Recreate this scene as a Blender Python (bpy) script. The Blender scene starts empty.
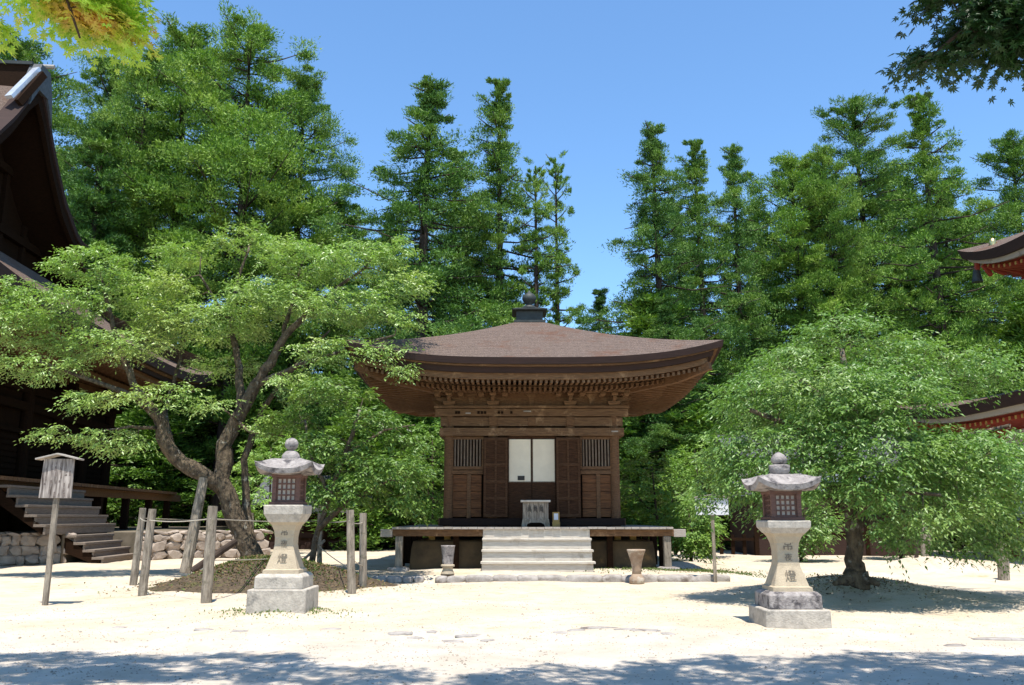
import bpy, bmesh, math, random
import numpy as np
from mathutils import Vector, Matrix
R = math.radians
scene = bpy.context.scene
COL = scene.collection

# ------------------------------------------------------------------ camera
F, PITCH, EYE = 850.0, math.atan(175/850), 1.6
cam = bpy.data.cameras.new('camera'); cam.sensor_width = 36; cam.lens = 36*F/1024
cam.clip_start = .1; cam.clip_end = 3000
co = bpy.data.objects.new('camera', cam); COL.objects.link(co)
co.location = (0, 0, EYE); co.rotation_euler = (R(90)+PITCH, 0, 0)
scene.camera = co
SP, CP = math.sin(PITCH), math.cos(PITCH)

# ------------------------------------------------------------------ light
SUN_EL, SUN_AZ = 73, 8            # degrees; azimuth to the right of straight behind the camera
sd = Vector((math.sin(R(SUN_AZ))*math.cos(R(SUN_EL)), -math.cos(R(SUN_AZ))*math.cos(R(SUN_EL)), math.sin(R(SUN_EL))))
w = bpy.data.worlds.new('World'); scene.world = w; w.use_nodes = True
nt = w.node_tree; bg = nt.nodes['Background']
sky = nt.nodes.new('ShaderNodeTexSky'); sky.sky_type = 'NISHITA'; sky.sun_disc = False
sky.sun_elevation = R(SUN_EL); sky.sun_rotation = R(180-SUN_AZ)
sky.altitude = 900; sky.air_density = 1.0; sky.dust_density = 0.0; sky.ozone_density = 3.5
tint = nt.nodes.new('ShaderNodeMix'); tint.data_type = 'RGBA'; tint.blend_type = 'MULTIPLY'; tint.inputs[0].default_value = 1
tint.inputs[7].default_value = (.87, 1.06, 1.12, 1); nt.links.new(sky.outputs[0], tint.inputs[6]); nt.links.new(tint.outputs[2], bg.inputs[0]); bg.inputs[1].default_value = 0.15
sun = bpy.data.lights.new('sun', 'SUN'); sun.energy = 4.8; sun.angle = R(.53); sun.color = (1, .955, .88)
so = bpy.data.objects.new('sun', sun); COL.objects.link(so); so.rotation_euler = sd.to_track_quat('Z', 'Y').to_euler()
vs = scene.view_settings
vs.view_transform = 'Standard'; vs.look = 'None'; vs.gamma = 1; vs.use_curve_mapping = False; vs.exposure = 0.75
scene.cycles.max_bounces = 6; scene.cycles.transparent_max_bounces = 4

# ------------------------------------------------------------------ pixel helpers (used only to measure positions)
def ray(x, y):
    a = (x-512)/F; b = (342.5-y)/F
    return Vector((a, CP-b*SP, SP+b*CP))
def at(x, y, Y):
    r = ray(x, y); k = Y/r.y
    return Vector((r.x*k, Y, EYE+r.z*k))
def gp(x, y, z=0.0):
    r = ray(x, y); k = (z-EYE)/r.z
    return Vector((r.x*k, r.y*k, z))

# ------------------------------------------------------------------ materials
MATS = {}
def mat(name, c1, c2=None, scale=4, rough=.8, bump=.3, stretch=(1, 1, 1), c3=None, scale3=1.2, spec=.3, metal=0, detail=6, bscale=None, thr3=.55, bdist=.02):
    if name in MATS: return MATS[name]
    m = bpy.data.materials.new(name); m.use_nodes = True; n = m.node_tree.nodes; l = m.node_tree.links
    p = n['Principled BSDF']; p.inputs['Roughness'].default_value = rough
    p.inputs['Specular IOR Level'].default_value = spec; p.inputs['Metallic'].default_value = metal
    tc = n.new('ShaderNodeTexCoord'); mp = n.new('ShaderNodeMapping'); l.new(tc.outputs['Object'], mp.inputs[0])
    mp.inputs['Scale'].default_value = stretch
    nz = n.new('ShaderNodeTexNoise'); l.new(mp.outputs[0], nz.inputs['Vector']); nz.inputs['Scale'].default_value = scale
    nz.inputs['Detail'].default_value = detail; nz.inputs['Roughness'].default_value = .65
    rp = n.new('ShaderNodeMapRange'); l.new(nz.outputs[0], rp.inputs[0]); rp.inputs[1].default_value = .32; rp.inputs[2].default_value = .68
    mx = n.new('ShaderNodeMix'); mx.data_type = 'RGBA'; l.new(rp.outputs[0], mx.inputs[0])
    mx.inputs[6].default_value = (*c1, 1); mx.inputs[7].default_value = (*(c2 or c1), 1)
    out = mx.outputs[2]
    if c3:
        n3 = n.new('ShaderNodeTexNoise'); l.new(tc.outputs['Object'], n3.inputs['Vector']); n3.inputs['Scale'].default_value = scale3
        n3.inputs['Detail'].default_value = 8; n3.inputs['Roughness'].default_value = .7
        r3 = n.new('ShaderNodeMapRange'); l.new(n3.outputs[0], r3.inputs[0]); r3.inputs[1].default_value = thr3; r3.inputs[2].default_value = thr3+.12
        m3 = n.new('ShaderNodeMix'); m3.data_type = 'RGBA'; l.new(r3.outputs[0], m3.inputs[0]); l.new(out, m3.inputs[6])
        m3.inputs[7].default_value = (*c3, 1); out = m3.outputs[2]
    l.new(out, p.inputs['Base Color'])
    if bump:
        nb = nz
        if bscale:
            nb = n.new('ShaderNodeTexNoise'); l.new(mp.outputs[0], nb.inputs['Vector']); nb.inputs['Scale'].default_value = bscale
            nb.inputs['Detail'].default_value = 8
        b = n.new('ShaderNodeBump'); b.inputs['Strength'].default_value = bump; b.inputs['Distance'].default_value = bdist
        l.new(nb.outputs[0], b.inputs['Height']); l.new(b.outputs[0], p.inputs['Normal'])
    MATS[name] = m; return m

def leaf_mat(name, c1, c2, c3=None, trans=.3, rough=.5, spec=.35, pscale=.5):
    m = bpy.data.materials.new(name); m.use_nodes = True; n = m.node_tree.nodes; l = m.node_tree.links
    p = n['Principled BSDF']; p.inputs['Roughness'].default_value = rough; p.inputs['Specular IOR Level'].default_value = spec
    g = n.new('ShaderNodeNewGeometry'); cr = n.new('ShaderNodeMix'); cr.data_type = 'RGBA'
    l.new(g.outputs['Random Per Island'], cr.inputs[0]); cr.inputs[6].default_value = (*c1, 1); cr.inputs[7].default_value = (*c2, 1)
    out = cr.outputs[2]
    tc = n.new('ShaderNodeTexCoord'); nz = n.new('ShaderNodeTexNoise'); nz.inputs['Scale'].default_value = pscale; nz.inputs['Detail'].default_value = 3
    l.new(tc.outputs['Object'], nz.inputs['Vector'])
    rp = n.new('ShaderNodeMapRange'); l.new(nz.outputs[0], rp.inputs[0]); rp.inputs[1].default_value = .5; rp.inputs[2].default_value = .7
    m3 = n.new('ShaderNodeMix'); m3.data_type = 'RGBA'; l.new(rp.outputs[0], m3.inputs[0]); l.new(out, m3.inputs[6])
    m3.inputs[7].default_value = (*(c3 or c2), 1); out = m3.outputs[2]
    oi = n.new('ShaderNodeObjectInfo'); hv = n.new('ShaderNodeHueSaturation'); l.new(out, hv.inputs['Color'])
    vr = n.new('ShaderNodeMapRange'); l.new(oi.outputs['Random'], vr.inputs[0]); vr.inputs[3].default_value = .8; vr.inputs[4].default_value = 1.2
    l.new(vr.outputs[0], hv.inputs['Value'])
    hr = n.new('ShaderNodeMapRange'); l.new(oi.outputs['Random'], hr.inputs[0]); hr.inputs[3].default_value = .508; hr.inputs[4].default_value = .496
    l.new(hr.outputs[0], hv.inputs['Hue'])
    l.new(hv.outputs[0], p.inputs['Base Color'])
    tr = n.new('ShaderNodeBsdfTranslucent'); br = n.new('ShaderNodeMix'); br.data_type = 'RGBA'; br.blend_type = 'MULTIPLY'; br.inputs[0].default_value = 1
    l.new(hv.outputs[0], br.inputs[6]); br.inputs[7].default_value = (1.35, 1.75, .6, 1); l.new(br.outputs[2], tr.inputs[0])
    ms = n.new('ShaderNodeMixShader'); ms.inputs[0].default_value = trans
    l.new(p.outputs[0], ms.inputs[1]); l.new(tr.outputs[0], ms.inputs[2]); l.new(ms.outputs[0], n['Material Output'].inputs[0])
    return m

M_wood = mat('old_brown_wood', (.20, .100, .044), (.070, .034, .016), 9, .85, .4, (1, 1, 6), c3=(.15, .08, .04), scale3=1.5)
M_woodh = mat('old_brown_wood_horizontal', (.215, .115, .054), (.068, .034, .016), 7, .85, .4, (.5, 5, 8), c3=(.32, .19, .10), scale3=1.9)
M_panel = mat('reddish_board', (.185, .075, .026), (.06, .024, .010), 4, .65, .3, (.8, 4, 8), spec=.2)
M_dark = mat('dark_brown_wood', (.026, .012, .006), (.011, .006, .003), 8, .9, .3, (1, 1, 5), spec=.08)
M_darkh = mat('dark_brown_wood_horizontal', (.034, .018, .012), (.016, .009, .007), 8, .8, .3, (1, 5, 5), spec=.15)
M_weath = mat('weathered_grey_wood', (.42, .37, .32), (.25, .215, .18), 8, .85, .35, (1, 6, 8), c3=(.20, .17, .14), scale3=2)
M_weathv = mat('weathered_grey_post', (.36, .305, .235), (.10, .08, .06), 6, .9, .8, (3, 3, .45), c3=(.10, .09, .055), scale3=4)
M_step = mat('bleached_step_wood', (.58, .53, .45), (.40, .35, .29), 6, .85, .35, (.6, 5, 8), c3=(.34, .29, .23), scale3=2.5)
M_dkstep = mat('shade_darkened_step_wood', (.24, .19, .15), (.12, .095, .075), 6, .85, .35, (5, .6, 8))  # base colour darkened to carry the tree and eave shade on these steps
M_bark_roof = mat('cypress_bark_roof', (.225, .160, .125), (.055, .037, .028), 30, .95, 1.0, (1, 1, 1), c3=(.13, .068, .043), scale3=.9, bscale=24, bdist=.07, thr3=.53, detail=3)
def add_courses(m, scale, amt):
    n = m.node_tree.nodes; l = m.node_tree.links; p = n['Principled BSDF']
    src = p.inputs['Base Color'].links[0].from_socket; tc = [q for q in n if q.type == 'TEX_COORD'][0]
    wv = n.new('ShaderNodeTexWave'); wv.bands_direction = 'Z'; wv.inputs['Scale'].default_value = scale; wv.inputs['Distortion'].default_value = 3.5; wv.inputs['Detail'].default_value = 4; wv.inputs['Detail Scale'].default_value = 2
    l.new(tc.outputs['Object'], wv.inputs['Vector'])
    mr = n.new('ShaderNodeMapRange'); l.new(wv.outputs[1], mr.inputs[0]); mr.inputs[3].default_value = amt; mr.inputs[4].default_value = 1.12
    mx = n.new('ShaderNodeMix'); mx.data_type = 'RGBA'; mx.blend_type = 'MULTIPLY'; mx.inputs[0].default_value = 1
    l.new(src, mx.inputs[6]); cb = n.new('ShaderNodeCombineColor')
    for i in range(3): l.new(mr.outputs[0], cb.inputs[i])
    l.new(cb.outputs[0], mx.inputs[7]); l.new(mx.outputs[2], p.inputs['Base Color'])
add_courses(M_bark_roof, 3.4, .78)
M_roof_edge = mat('bark_roof_edge', (.045, .022, .017), (.022, .012, .009), 6, .85, .4, (.3, .3, 14))
M_plaster = mat('white_paper_screen', (.80, .68, .50), (.72, .61, .45), 3, .9, .05)
M_stone = mat('pale_granite', (.50, .445, .37), (.31, .275, .23), 9, .85, .8, bscale=34, c3=(.20, .185, .16), scale3=3.4, thr3=.57, bdist=.012)
M_stone2 = mat('lichened_granite', (.37, .33, .30), (.19, .165, .155), 9, .9, .8, bscale=30, c3=(.07, .062, .062), scale3=5, thr3=.50)
M_stoney = mat('warm_granite', (.46, .375, .26), (.36, .29, .20), 6, .85, .4, bscale=40, c3=(.30, .27, .23), scale3=3, thr3=.6)
M_fire = mat('reddish_lantern_wood', (.17, .085, .06), (.085, .045, .035), 9, .7, .4, (1, 1, 4))
M_pane = mat('cream_paper_pane', (.55, .47, .38), (.44, .37, .30), 6, .8, .05)
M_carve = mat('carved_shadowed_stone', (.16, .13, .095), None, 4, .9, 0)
M_ink = mat('dark_inlay', (.05, .045, .04), None, 4, .9, 0)
M_copper = mat('green_grey_copper', (.055, .062, .056), (.03, .032, .03), 6, .6, .2, metal=.2)
M_rock = mat('wall_stone', (.42, .345, .28), (.22, .175, .14), 2.2, .9, .6, bscale=16, c3=(.20, .17, .14), scale3=2, thr3=.6)
M_kerb = mat('kerb_granite', (.38, .345, .31), (.22, .19, .165), 5, .9, .6, bscale=18, c3=(.13, .10, .08), scale3=2.4)
M_treebark = mat('mottled_bark', (.15, .112, .07), (.028, .020, .014), 9, .95, 1.0, (1, 1, .5), c3=(.30, .28, .23), scale3=4.5, bscale=12, bdist=.10, thr3=.57)
M_barkdark = mat('dark_bark', (.07, .048, .036), (.035, .024, .018), 3, .95, .7, (2, 2, .3), bdist=.05)
M_twig = mat('pale_twig', (.17, .14, .11), (.08, .06, .045), 9, .9, .2)
M_moss = mat('moss_and_litter', (.15, .105, .062), (.035, .026, .018), 13, .95, 1.0, c3=(.10, .095, .03), scale3=2.2, bscale=16, bdist=.10, thr3=.55)
M_red = mat('vermilion_wood', (.34, .055, .03), (.24, .04, .024), 5, .6, .1)
M_white = mat('white_plaster', (.72, .72, .74), (.62, .62, .64), 2, .9, .05)
M_tile = mat('grey_roof_tile', (.09, .095, .10), (.05, .052, .056), 6, .6, .3)
M_gold = mat('gilt_metal', (.75, .55, .22), None, 4, .35, 0, metal=1)
M_metal = mat('pale_sheet_metal', (.68, .70, .72), (.52, .53, .55), 4, .35, .05, metal=.5)
M_rope = mat('straw_rope', (.42, .38, .31), (.3, .26, .2), 30, .95, .3)
M_yellow = mat('ochre_wood', (.42, .26, .07), (.28, .16, .05), 8, .7, .1)
M_door = mat('aged_door_board', (.085, .040, .020), (.030, .014, .008), 6, .9, .4, (.8, 4, 7), spec=.1)
M_door2 = mat('aged_door_rail', (.11, .055, .028), (.045, .022, .012), 7, .9, .4, (1, 1, 6), spec=.1)
M_slat = mat('brown_grey_slat', (.26, .19, .13), (.16, .11, .075), 8, .85, .2)
M_terra = mat('reddish_ceramic', (.36, .27, .19), (.22, .14, .09), 5, .8, .3, c3=(.48, .43, .35), scale3=2.2, thr3=.5)
M_pinkpaper = mat('pale_pink_paper', (.6, .28, .24), None, 4, .9, 0)

# ground material
def ground_mat():
    m = bpy.data.materials.new('pale_sand_ground'); m.use_nodes = True; n = m.node_tree.nodes; l = m.node_tree.links
    p = n['Principled BSDF']; p.inputs['Roughness'].default_value = .95; p.inputs['Specular IOR Level'].default_value = .15
    tc = n.new('ShaderNodeTexCoord'); sx = n.new('ShaderNodeSeparateXYZ'); l.new(tc.outputs['Object'], sx.inputs[0])
    def noise(s, d=6, r=.6):
        z = n.new('ShaderNodeTexNoise'); l.new(tc.outputs['Object'], z.inputs['Vector']); z.inputs['Scale'].default_value = s
        z.inputs['Detail'].default_value = d; z.inputs['Roughness'].default_value = r; return z.outputs[0]
    def rng(v, a, b, c=0, d=1):
        z = n.new('ShaderNodeMapRange'); l.new(v, z.inputs[0]); z.inputs[1].default_value = a; z.inputs[2].default_value = b
        z.inputs[3].default_value = c; z.inputs[4].default_value = d; return z.outputs[0]
    def mix(f, a, b):
        z = n.new('ShaderNodeMix'); z.data_type = 'RGBA'; l.new(f, z.inputs[0])
        for i, v in ((6, a), (7, b)):
            if isinstance(v, tuple): z.inputs[i].default_value = (*v, 1)
            else: l.new(v, z.inputs[i])
        return z.outputs[2]
    def add(a, b, op='ADD'):
        z = n.new('ShaderNodeMath'); z.operation = op
        for i, v in ((0, a), (1, b)):
            if isinstance(v, (int, float)): z.inputs[i].default_value = v
            else: l.new(v, z.inputs[i])
        return z.outputs[0]
    sand = mix(rng(noise(.55, 8), .38, .62), (.485, .395, .285), (.56, .475, .365))
    sand = mix(rng(noise(2.4, 9, .75), .52, .72), sand, (.36, .285, .19)); sand = mix(rng(noise(9, 6, .8), .6, .75, 0, .5), sand, (.34, .28, .20))
    road = mix(rng(noise(1.1, 9, .7), .35, .65), (.40, .34, .27), (.52, .455, .38))
    yy = add(sx.outputs[1], add(rng(noise(.5, 5), 0, 1, -1.6, 1.6), 0))
    c = mix(rng(yy, 11.6, 12.9), road, sand)
    grit = rng(noise(38, 4, .85), .54, .70, 0, .7); c = mix(grit, c, (.36, .31, .25))
    # grassy, mossy tinge patches in the yard
    gr = add(rng(noise(.8, 7, .7), .58, .68), rng(sx.outputs[1], 13, 20, 0, .6), 'MULTIPLY'); c = mix(gr, c, (.30, .28, .13))
    # forest floor
    ff = rng(add(yy, rng(noise(.12, 3), 0, 1, -6, 6)), 42, 50)
    c = mix(ff, c, mix(rng(noise(3), .4, .6), (.06, .045, .03), (.035, .045, .018)))
    l.new(c, p.inputs['Base Color'])
    b = n.new('ShaderNodeBump'); b.inputs['Strength'].default_value = .75; b.inputs['Distance'].default_value = .03
    h = add(add(noise(5, 8, .7), add(noise(45, 4, .7), .35, 'MULTIPLY')), 0)
    l.new(h, b.inputs['Height']); l.new(b.outputs[0], p.inputs['Normal'])
    return m
M_ground = ground_mat()

# ------------------------------------------------------------------ mesh builder
def tag(o, label=None, cat=None, group=None, kind=None):
    if label: o['label'] = label
    if cat: o['category'] = cat
    if group: o['group'] = group
    if kind: o['kind'] = kind
    return o
def empty(name, loc=(0, 0, 0), rz=0, **k):
    o = bpy.data.objects.new(name, None); COL.objects.link(o); o.location = loc; o.rotation_euler = (0, 0, rz)
    o.empty_display_size = .3
    return tag(o, **k)
class MB:
    def __init__(s): s.v = []; s.f = []
    def add(s, v, f):
        k = len(s.v); s.v += [tuple(p) for p in v]; s.f += [tuple(i+k for i in q) for q in f]; return s
    def box(s, x0, x1, y0, y1, z0, z1):
        v = [(x, y, z) for z in (z0, z1) for y in (y0, y1) for x in (x0, x1)]
        return s.add(v, [(0, 2, 3, 1), (4, 5, 7, 6), (0, 1, 5, 4), (2, 6, 7, 3), (0, 4, 6, 2), (1, 3, 7, 5)])
    def bar(s, a, b, wd, ht, up=(0, 0, 1)):      # rectangular beam from a to b
        a = Vector(a); b = Vector(b); d = (b-a).normalized(); sd_ = d.cross(Vector(up)).normalized(); u = sd_.cross(d)
        v = []
        for p in (a, b):
            for i, j in ((-1, -1), (1, -1), (1, 1), (-1, 1)): v.append(p+sd_*(i*wd/2)+u*(j*ht/2))
        return s.add(v, [(0, 3, 2, 1), (4, 5, 6, 7), (0, 1, 5, 4), (1, 2, 6, 5), (2, 3, 7, 6), (3, 0, 4, 7)])
    def rings(s, rings, closed=True, cap=True):
        n = len(rings[0]); v = [p for r in rings for p in r]; f = []
        for i in range(len(rings)-1):
            for j in range(n if closed else n-1):
                k = (j+1) % n; f.append((i*n+j, i*n+k, (i+1)*n+k, (i+1)*n+j))
        if cap and closed: f.append(tuple(range(n))[::-1]); f.append(tuple((len(rings)-1)*n+j for j in range(n)))
        return s.add(v, f)
    def lathe(s, prof, n=16, c=(0, 0)):
        return s.rings([[(c[0]+r*math.cos(2*math.pi*j/n), c[1]+r*math.sin(2*math.pi*j/n), z) for j in range(n)] for r, z in prof])
    def sq(s, prof, c=(0, 0), bev=0):             # square-section profile of (half-width, z)
        rg = []
        for h, z in prof:
            b = min(bev, h*.4) if bev else 0
            if b: pts = [(h, -h+b), (h, h-b), (h-b, h), (-h+b, h), (-h, h-b), (-h, -h+b), (-h+b, -h), (h-b, -h)]
            else: pts = [(h, -h), (h, h), (-h, h), (-h, -h)]
            rg.append([(c[0]+x, c[1]+y, z) for x, y in pts])
        return s.rings(rg)
    def tube(s, pts, n=8, wob=0, rnd=None):       # pts: (x,y,z,r)
        P = [Vector(p[:3]) for p in pts]; rg = []; u = None
        for i, p in enumerate(P):
            d = (P[min(i+1, len(P)-1)]-P[max(i-1, 0)])
            if d.length < 1e-6: d = Vector((0, 0, 1))
            d.normalize()
            if u is None: u = d.orthogonal().normalized()
            u = (u-d*u.dot(d)); u = u.normalized() if u.length > 1e-5 else d.orthogonal().normalized()
            w_ = d.cross(u); r = pts[i][3]
            rg.append([p+(u*math.cos(2*math.pi*j/n)+w_*math.sin(2*math.pi*j/n))*r*(1+(rnd.uniform(-wob, wob) if wob else 0)) for j in range(n)])
        return s.rings(rg)
    def grid(s, fn, nu, nv):
        v = [fn(i/nu, j/nv) for j in range(nv+1) for i in range(nu+1)]
        f = [(j*(nu+1)+i, j*(nu+1)+i+1, (j+1)*(nu+1)+i+1, (j+1)*(nu+1)+i) for j in range(nv) for i in range(nu)]
        return s.add(v, f)
    def rock(s, c, size, rnd, sub=2, jag=.22):
        bm = bmesh.new(); bmesh.ops.create_icosphere(bm, subdivisions=sub, radius=1)
        ph = [rnd.uniform(0, 6.28) for _ in range(6)]
        vs_ = []
        for v in bm.verts:
            p = v.co
            k = 1+jag*(math.sin(2.3*p.x+ph[0])*math.cos(2.9*p.y+ph[1])+.6*math.sin(4.1*p.z+ph[2]+2*p.x)+.4*math.sin(6*p.y+ph[3]))
            q = [max(-.8, min(.8, t*k))/.8 for t in p]
            vs_.append((c[0]+q[0]*size[0], c[1]+q[1]*size[1], c[2]+q[2]*size[2]))
        s.add(vs_, [tuple(v.index for v in f.verts) for f in bm.faces]); bm.free(); return s
    def build(s, name, m, parent=None, smooth=False, bevel=0):
        me = bpy.data.meshes.new(name); me.from_pydata(s.v, [], s.f); me.materials.append(m); me.update()
        if smooth: me.polygons.foreach_set('use_smooth', [True]*len(me.polygons))
        o = bpy.data.objects.new(name, me); COL.objects.link(o)
        if parent: o.parent = parent
        if bevel:
            b = o.modifiers.new('bevel', 'BEVEL'); b.width = bevel; b.segments = 2; b.limit_method = 'ANGLE'; b.angle_limit = R(35)
        return o
def fast_mesh(name, V, nper, tri, m, parent=None):
    """V: (N, nper, 3) vertices of N pieces; tri: list of triangles within a piece"""
    N = V.shape[0]; T = np.array(tri, dtype=np.int32)
    me = bpy.data.meshes.new(name)
    idx = (T[None]+(np.arange(N)*nper)[:, None, None]).reshape(-1).astype(np.int32)
    nt_ = N*len(tri)
    me.vertices.add(N*nper); me.vertices.foreach_set('co', V.reshape(-1).astype(np.float32))
    me.loops.add(nt_*3); me.loops.foreach_set('vertex_index', idx)
    me.polygons.add(nt_); me.polygons.foreach_set('loop_start', np.arange(0, nt_*3, 3, dtype=np.int32))
    me.update(calc_edges=True); me.materials.append(m)
    o = bpy.data.objects.new(name, me); COL.objects.link(o)
    if parent: o.parent = parent
    return o
def nrm(a): return a/np.maximum(np.linalg.norm(a, axis=-1, keepdims=True), 1e-9)
def copy_tree(o, parent=None):
    c = o.copy(); COL.objects.link(c); c.parent = parent
    for ch in [q for q in bpy.data.objects if q.parent == o]: copy_tree(ch, c)
    return c

# ------------------------------------------------------------------ ground
def sm(a, b, t): t = max(0, min(1, (t-a)/(b-a))); return t*t*(3-2*t)
def gz(x, y):
    z = .03*math.sin(x*.45+1)*math.sin(y*.6)+.02*math.sin(x*1.3+y*.9)
    z += .15*sm(22.3, 22.6, y)*sm(-7.5, -4.5, x)*(1-sm(5.6, 7.5, x))*(1-sm(34, 38, y))
    z += .34*math.exp(-((x-7.1)/1.9)**2-((y-18.9)/1.3)**2)
    z += .45*math.exp(-((x-12.6)/1.5)**2-((y-26.5)/1.2)**2)
    z += .10*math.exp(-((x+3.9)/1.0)**2-((y-14.9)/.9)**2)
    z += .8*sm(60, 110, y)
    z -= .05*(1-sm(12.15, 12.4, y+.25*math.sin(x*.9)+.12*math.sin(3.1*x+1)))+.012*math.sin(x*5.1+2*math.sin(y*2))*math.sin(y*4.3+x)
    return z
xs = list(np.concatenate([np.linspace(-700, -60, 8)[:-1], np.linspace(-60, -22, 20)[:-1], np.linspace(-22, 22, 190)[:-1], np.linspace(22, 60, 20)[:-1], np.linspace(60, 700, 8)]))
ys = list(np.concatenate([np.linspace(-60, 0, 8)[:-1], np.linspace(0, 40, 190)[:-1], np.linspace(40, 120, 30)[:-1], np.linspace(120, 1200, 8)]))
g = MB(); n_ = len(xs)
g.add([(x, y, gz(x, y)) for y in ys for x in xs], [(j*n_+i, j*n_+i+1, (j+1)*n_+i+1, (j+1)*n_+i) for j in range(len(ys)-1) for i in range(n_-1)])
tag(g.build('ground', M_ground, smooth=True), 'pale sandy temple yard and gravel road', kind='structure')

# mossy mound round the left tree
rnd = random.Random(3)
def mound(name, c, rx, ry, h, m, label):
    b = MB()
    def fn(u, v):
        a = u*2*math.pi; r = v
        k = 1+.12*math.sin(3*a+1)+.07*math.sin(7*a)+.03*math.sin(17*a+2)+.02*math.sin(31*a)
        x = c[0]+rx*r*k*math.cos(a); y = c[1]+ry*r*k*math.sin(a)
        return (x, y, gz(x, y)-.05+h*(1-sm(0, 1, r))+.03*math.sin(9*a+r*7)*r*(1-r)+.02*math.sin(x*11)*math.sin(y*9)*(1-r))
    b.grid(fn, 64, 16)
    return tag(b.build(name, m, smooth=True), label, kind='structure')
mc = gp(262, 588); mound('mound', (mc.x-.05, mc.y+.3), 3.2, 2.3, .76, M_moss, 'brown mossy mound round the foot of the left tree')

# pebbles and small stones (uncountable)
rs = np.random.RandomState(5)
N = 15000; px = rs.uniform(-9, 10, N); py = 7.5+rs.gamma(1.8, 3.6, N)
sz = rs.uniform(.005, .016, N)*(1+.8*(rs.rand(N) > .95))
V = np.zeros((N, 5, 3))
for k in range(4):
    a = rs.uniform(0, .8, N)+k*math.pi/2
    V[:, k, 0] = px+np.cos(a)*sz*rs.uniform(.8, 1.5, N); V[:, k, 1] = py+np.sin(a)*sz
gzv = np.array([gz(a, b) for a, b in zip(px, py)]); V[:, :4, 2] = gzv[:, None]-.003; V[:, 4] = np.stack([px, py, gzv+sz*.7], 1)
M_peb = mat('pebble_stone', (.40, .34, .27), (.14, .115, .09), 1.3, .9, 0)
tag(fast_mesh('pebbles', V, 5, [(0, 1, 4), (1, 2, 4), (2, 3, 4), (3, 0, 4)], M_peb), 'small pebbles scattered over the sandy ground', kind='stuff')

# dry leaf litter and weeds (uncountable)
def litter(name, label, c, rx, ry, n, size, m, seed, up=.3):
    rs = np.random.RandomState(seed); a = rs.uniform(0, 2*np.pi, n); r = np.abs(rs.normal(0, .62, n))
    X = c[0]+rx*r*np.cos(a); Y = c[1]+ry*r*np.sin(a)
    md = [q for q in MOUNDS if True]
    Z = np.array([surf_z(x, y) for x, y in zip(X, Y)])
    P = np.stack([X, Y, Z+.006], 1); d = nrm(np.stack([rs.normal(size=n), rs.normal(size=n), np.abs(rs.normal(0, up, n))], 1))
    s_ = nrm(np.cross(d, nrm(rs.normal(0, .35, (n, 3))+np.array([0, 0, 1])))); L = size*rs.uniform(.5, 1.4, (n, 1))
    V = np.stack([P, P+d*L*.5+s_*L*.3, P+d*L, P+d*L*.5-s_*L*.3], 1)
    return tag(fast_mesh(name, V, 4, [(0, 1, 2), (0, 2, 3)], m), label, kind='stuff')
MOUNDS = []
def surf_z(x, y):
    dx, dy = (x-mc.x+.05)/3.2, (y-mc.y-.3)/2.3; r = math.hypot(dx, dy); a = math.atan2(dy, dx)
    k = 1+.12*math.sin(3*a+1)+.07*math.sin(7*a); r /= k
    return gz(x, y)+(max(0, -.05+.76*(1-sm(0, 1, r))) if r < 1 else 0)
L_dry = leaf_mat('dry_brown_leaf', (.26, .17, .085), (.09, .055, .03), (.34, .25, .13), .1, .8, .1)
L_weed = leaf_mat('low_weed_leaf', (.12, .17, .04), (.07, .10, .025), (.16, .17, .05), .2, .6, .2)
litter('leaf_litter', 'dry brown leaves strewn over the mound of the left tree', (mc.x-.05, mc.y+.3), 2.3, 1.7, 9000, .055, L_dry, 41)
litter('leaf_litter', 'dry leaves strewn under the right tree', (7.1, 18.4), 1.8, 1.2, 2000, .045, L_dry, 42)
litter('weeds', 'short weeds and moss tufts on the mound of the left tree', (mc.x+.3, mc.y+.2), 2.0, 1.5, 4500, .05, L_weed, 43, 1.2)
litter('weeds', 'short weeds round the foot of the left lantern', (-3.85, 14.8), .95, .6, 1500, .04, L_weed, 44, 1.2)
litter('weeds', 'short weeds on the yard right of the hall', (5.0, 24.5), 3.2, 1.2, 3500, .05, L_weed, 45, 1.2)

# ------------------------------------------------------------------ square roofs with upturned corners
def eave_pt(s, w, z, up, inset=0):
    """point on the front eave line; s in -1..1"""
    return (s*(w-inset), -(w-inset), z+up*abs(s)**3.2)
def rot4(p, k):
    x, y, z = p
    for _ in range(k): x, y = -y, x
    return (x, y, z)
def pyramid_surface(b, w0, w1, z0, H, up, conc, ns=28, nt_=14):
    for k in range(4):
        def fn(u, v):
            s = 2*u-1; w_ = w0+(w1-w0)*v
            return rot4((s*w_, -w_, z0+H*((1-conc)*v+conc*v*v)+up*abs(s)**3.2*(1-v)**2.2), k)
        b.grid(fn, ns, nt_)
def eave_band(b, w, z0, z1, up, i0, i1, deep=.5, ns=28):
    """band along all four eaves between heights z0 (top) and z1 (bottom), with a soffit 'deep' inward"""
    for k in range(4):
        rows = [(i0, z0), (i1, z1), (i1+deep, z1+.01)]
        def fn(u, v):
            s = 2*u-1; i, z = rows[int(round(v*2))]
            return rot4(eave_pt(s, w, z, up, i), k)
        b.grid(fn, ns, 2)

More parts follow.
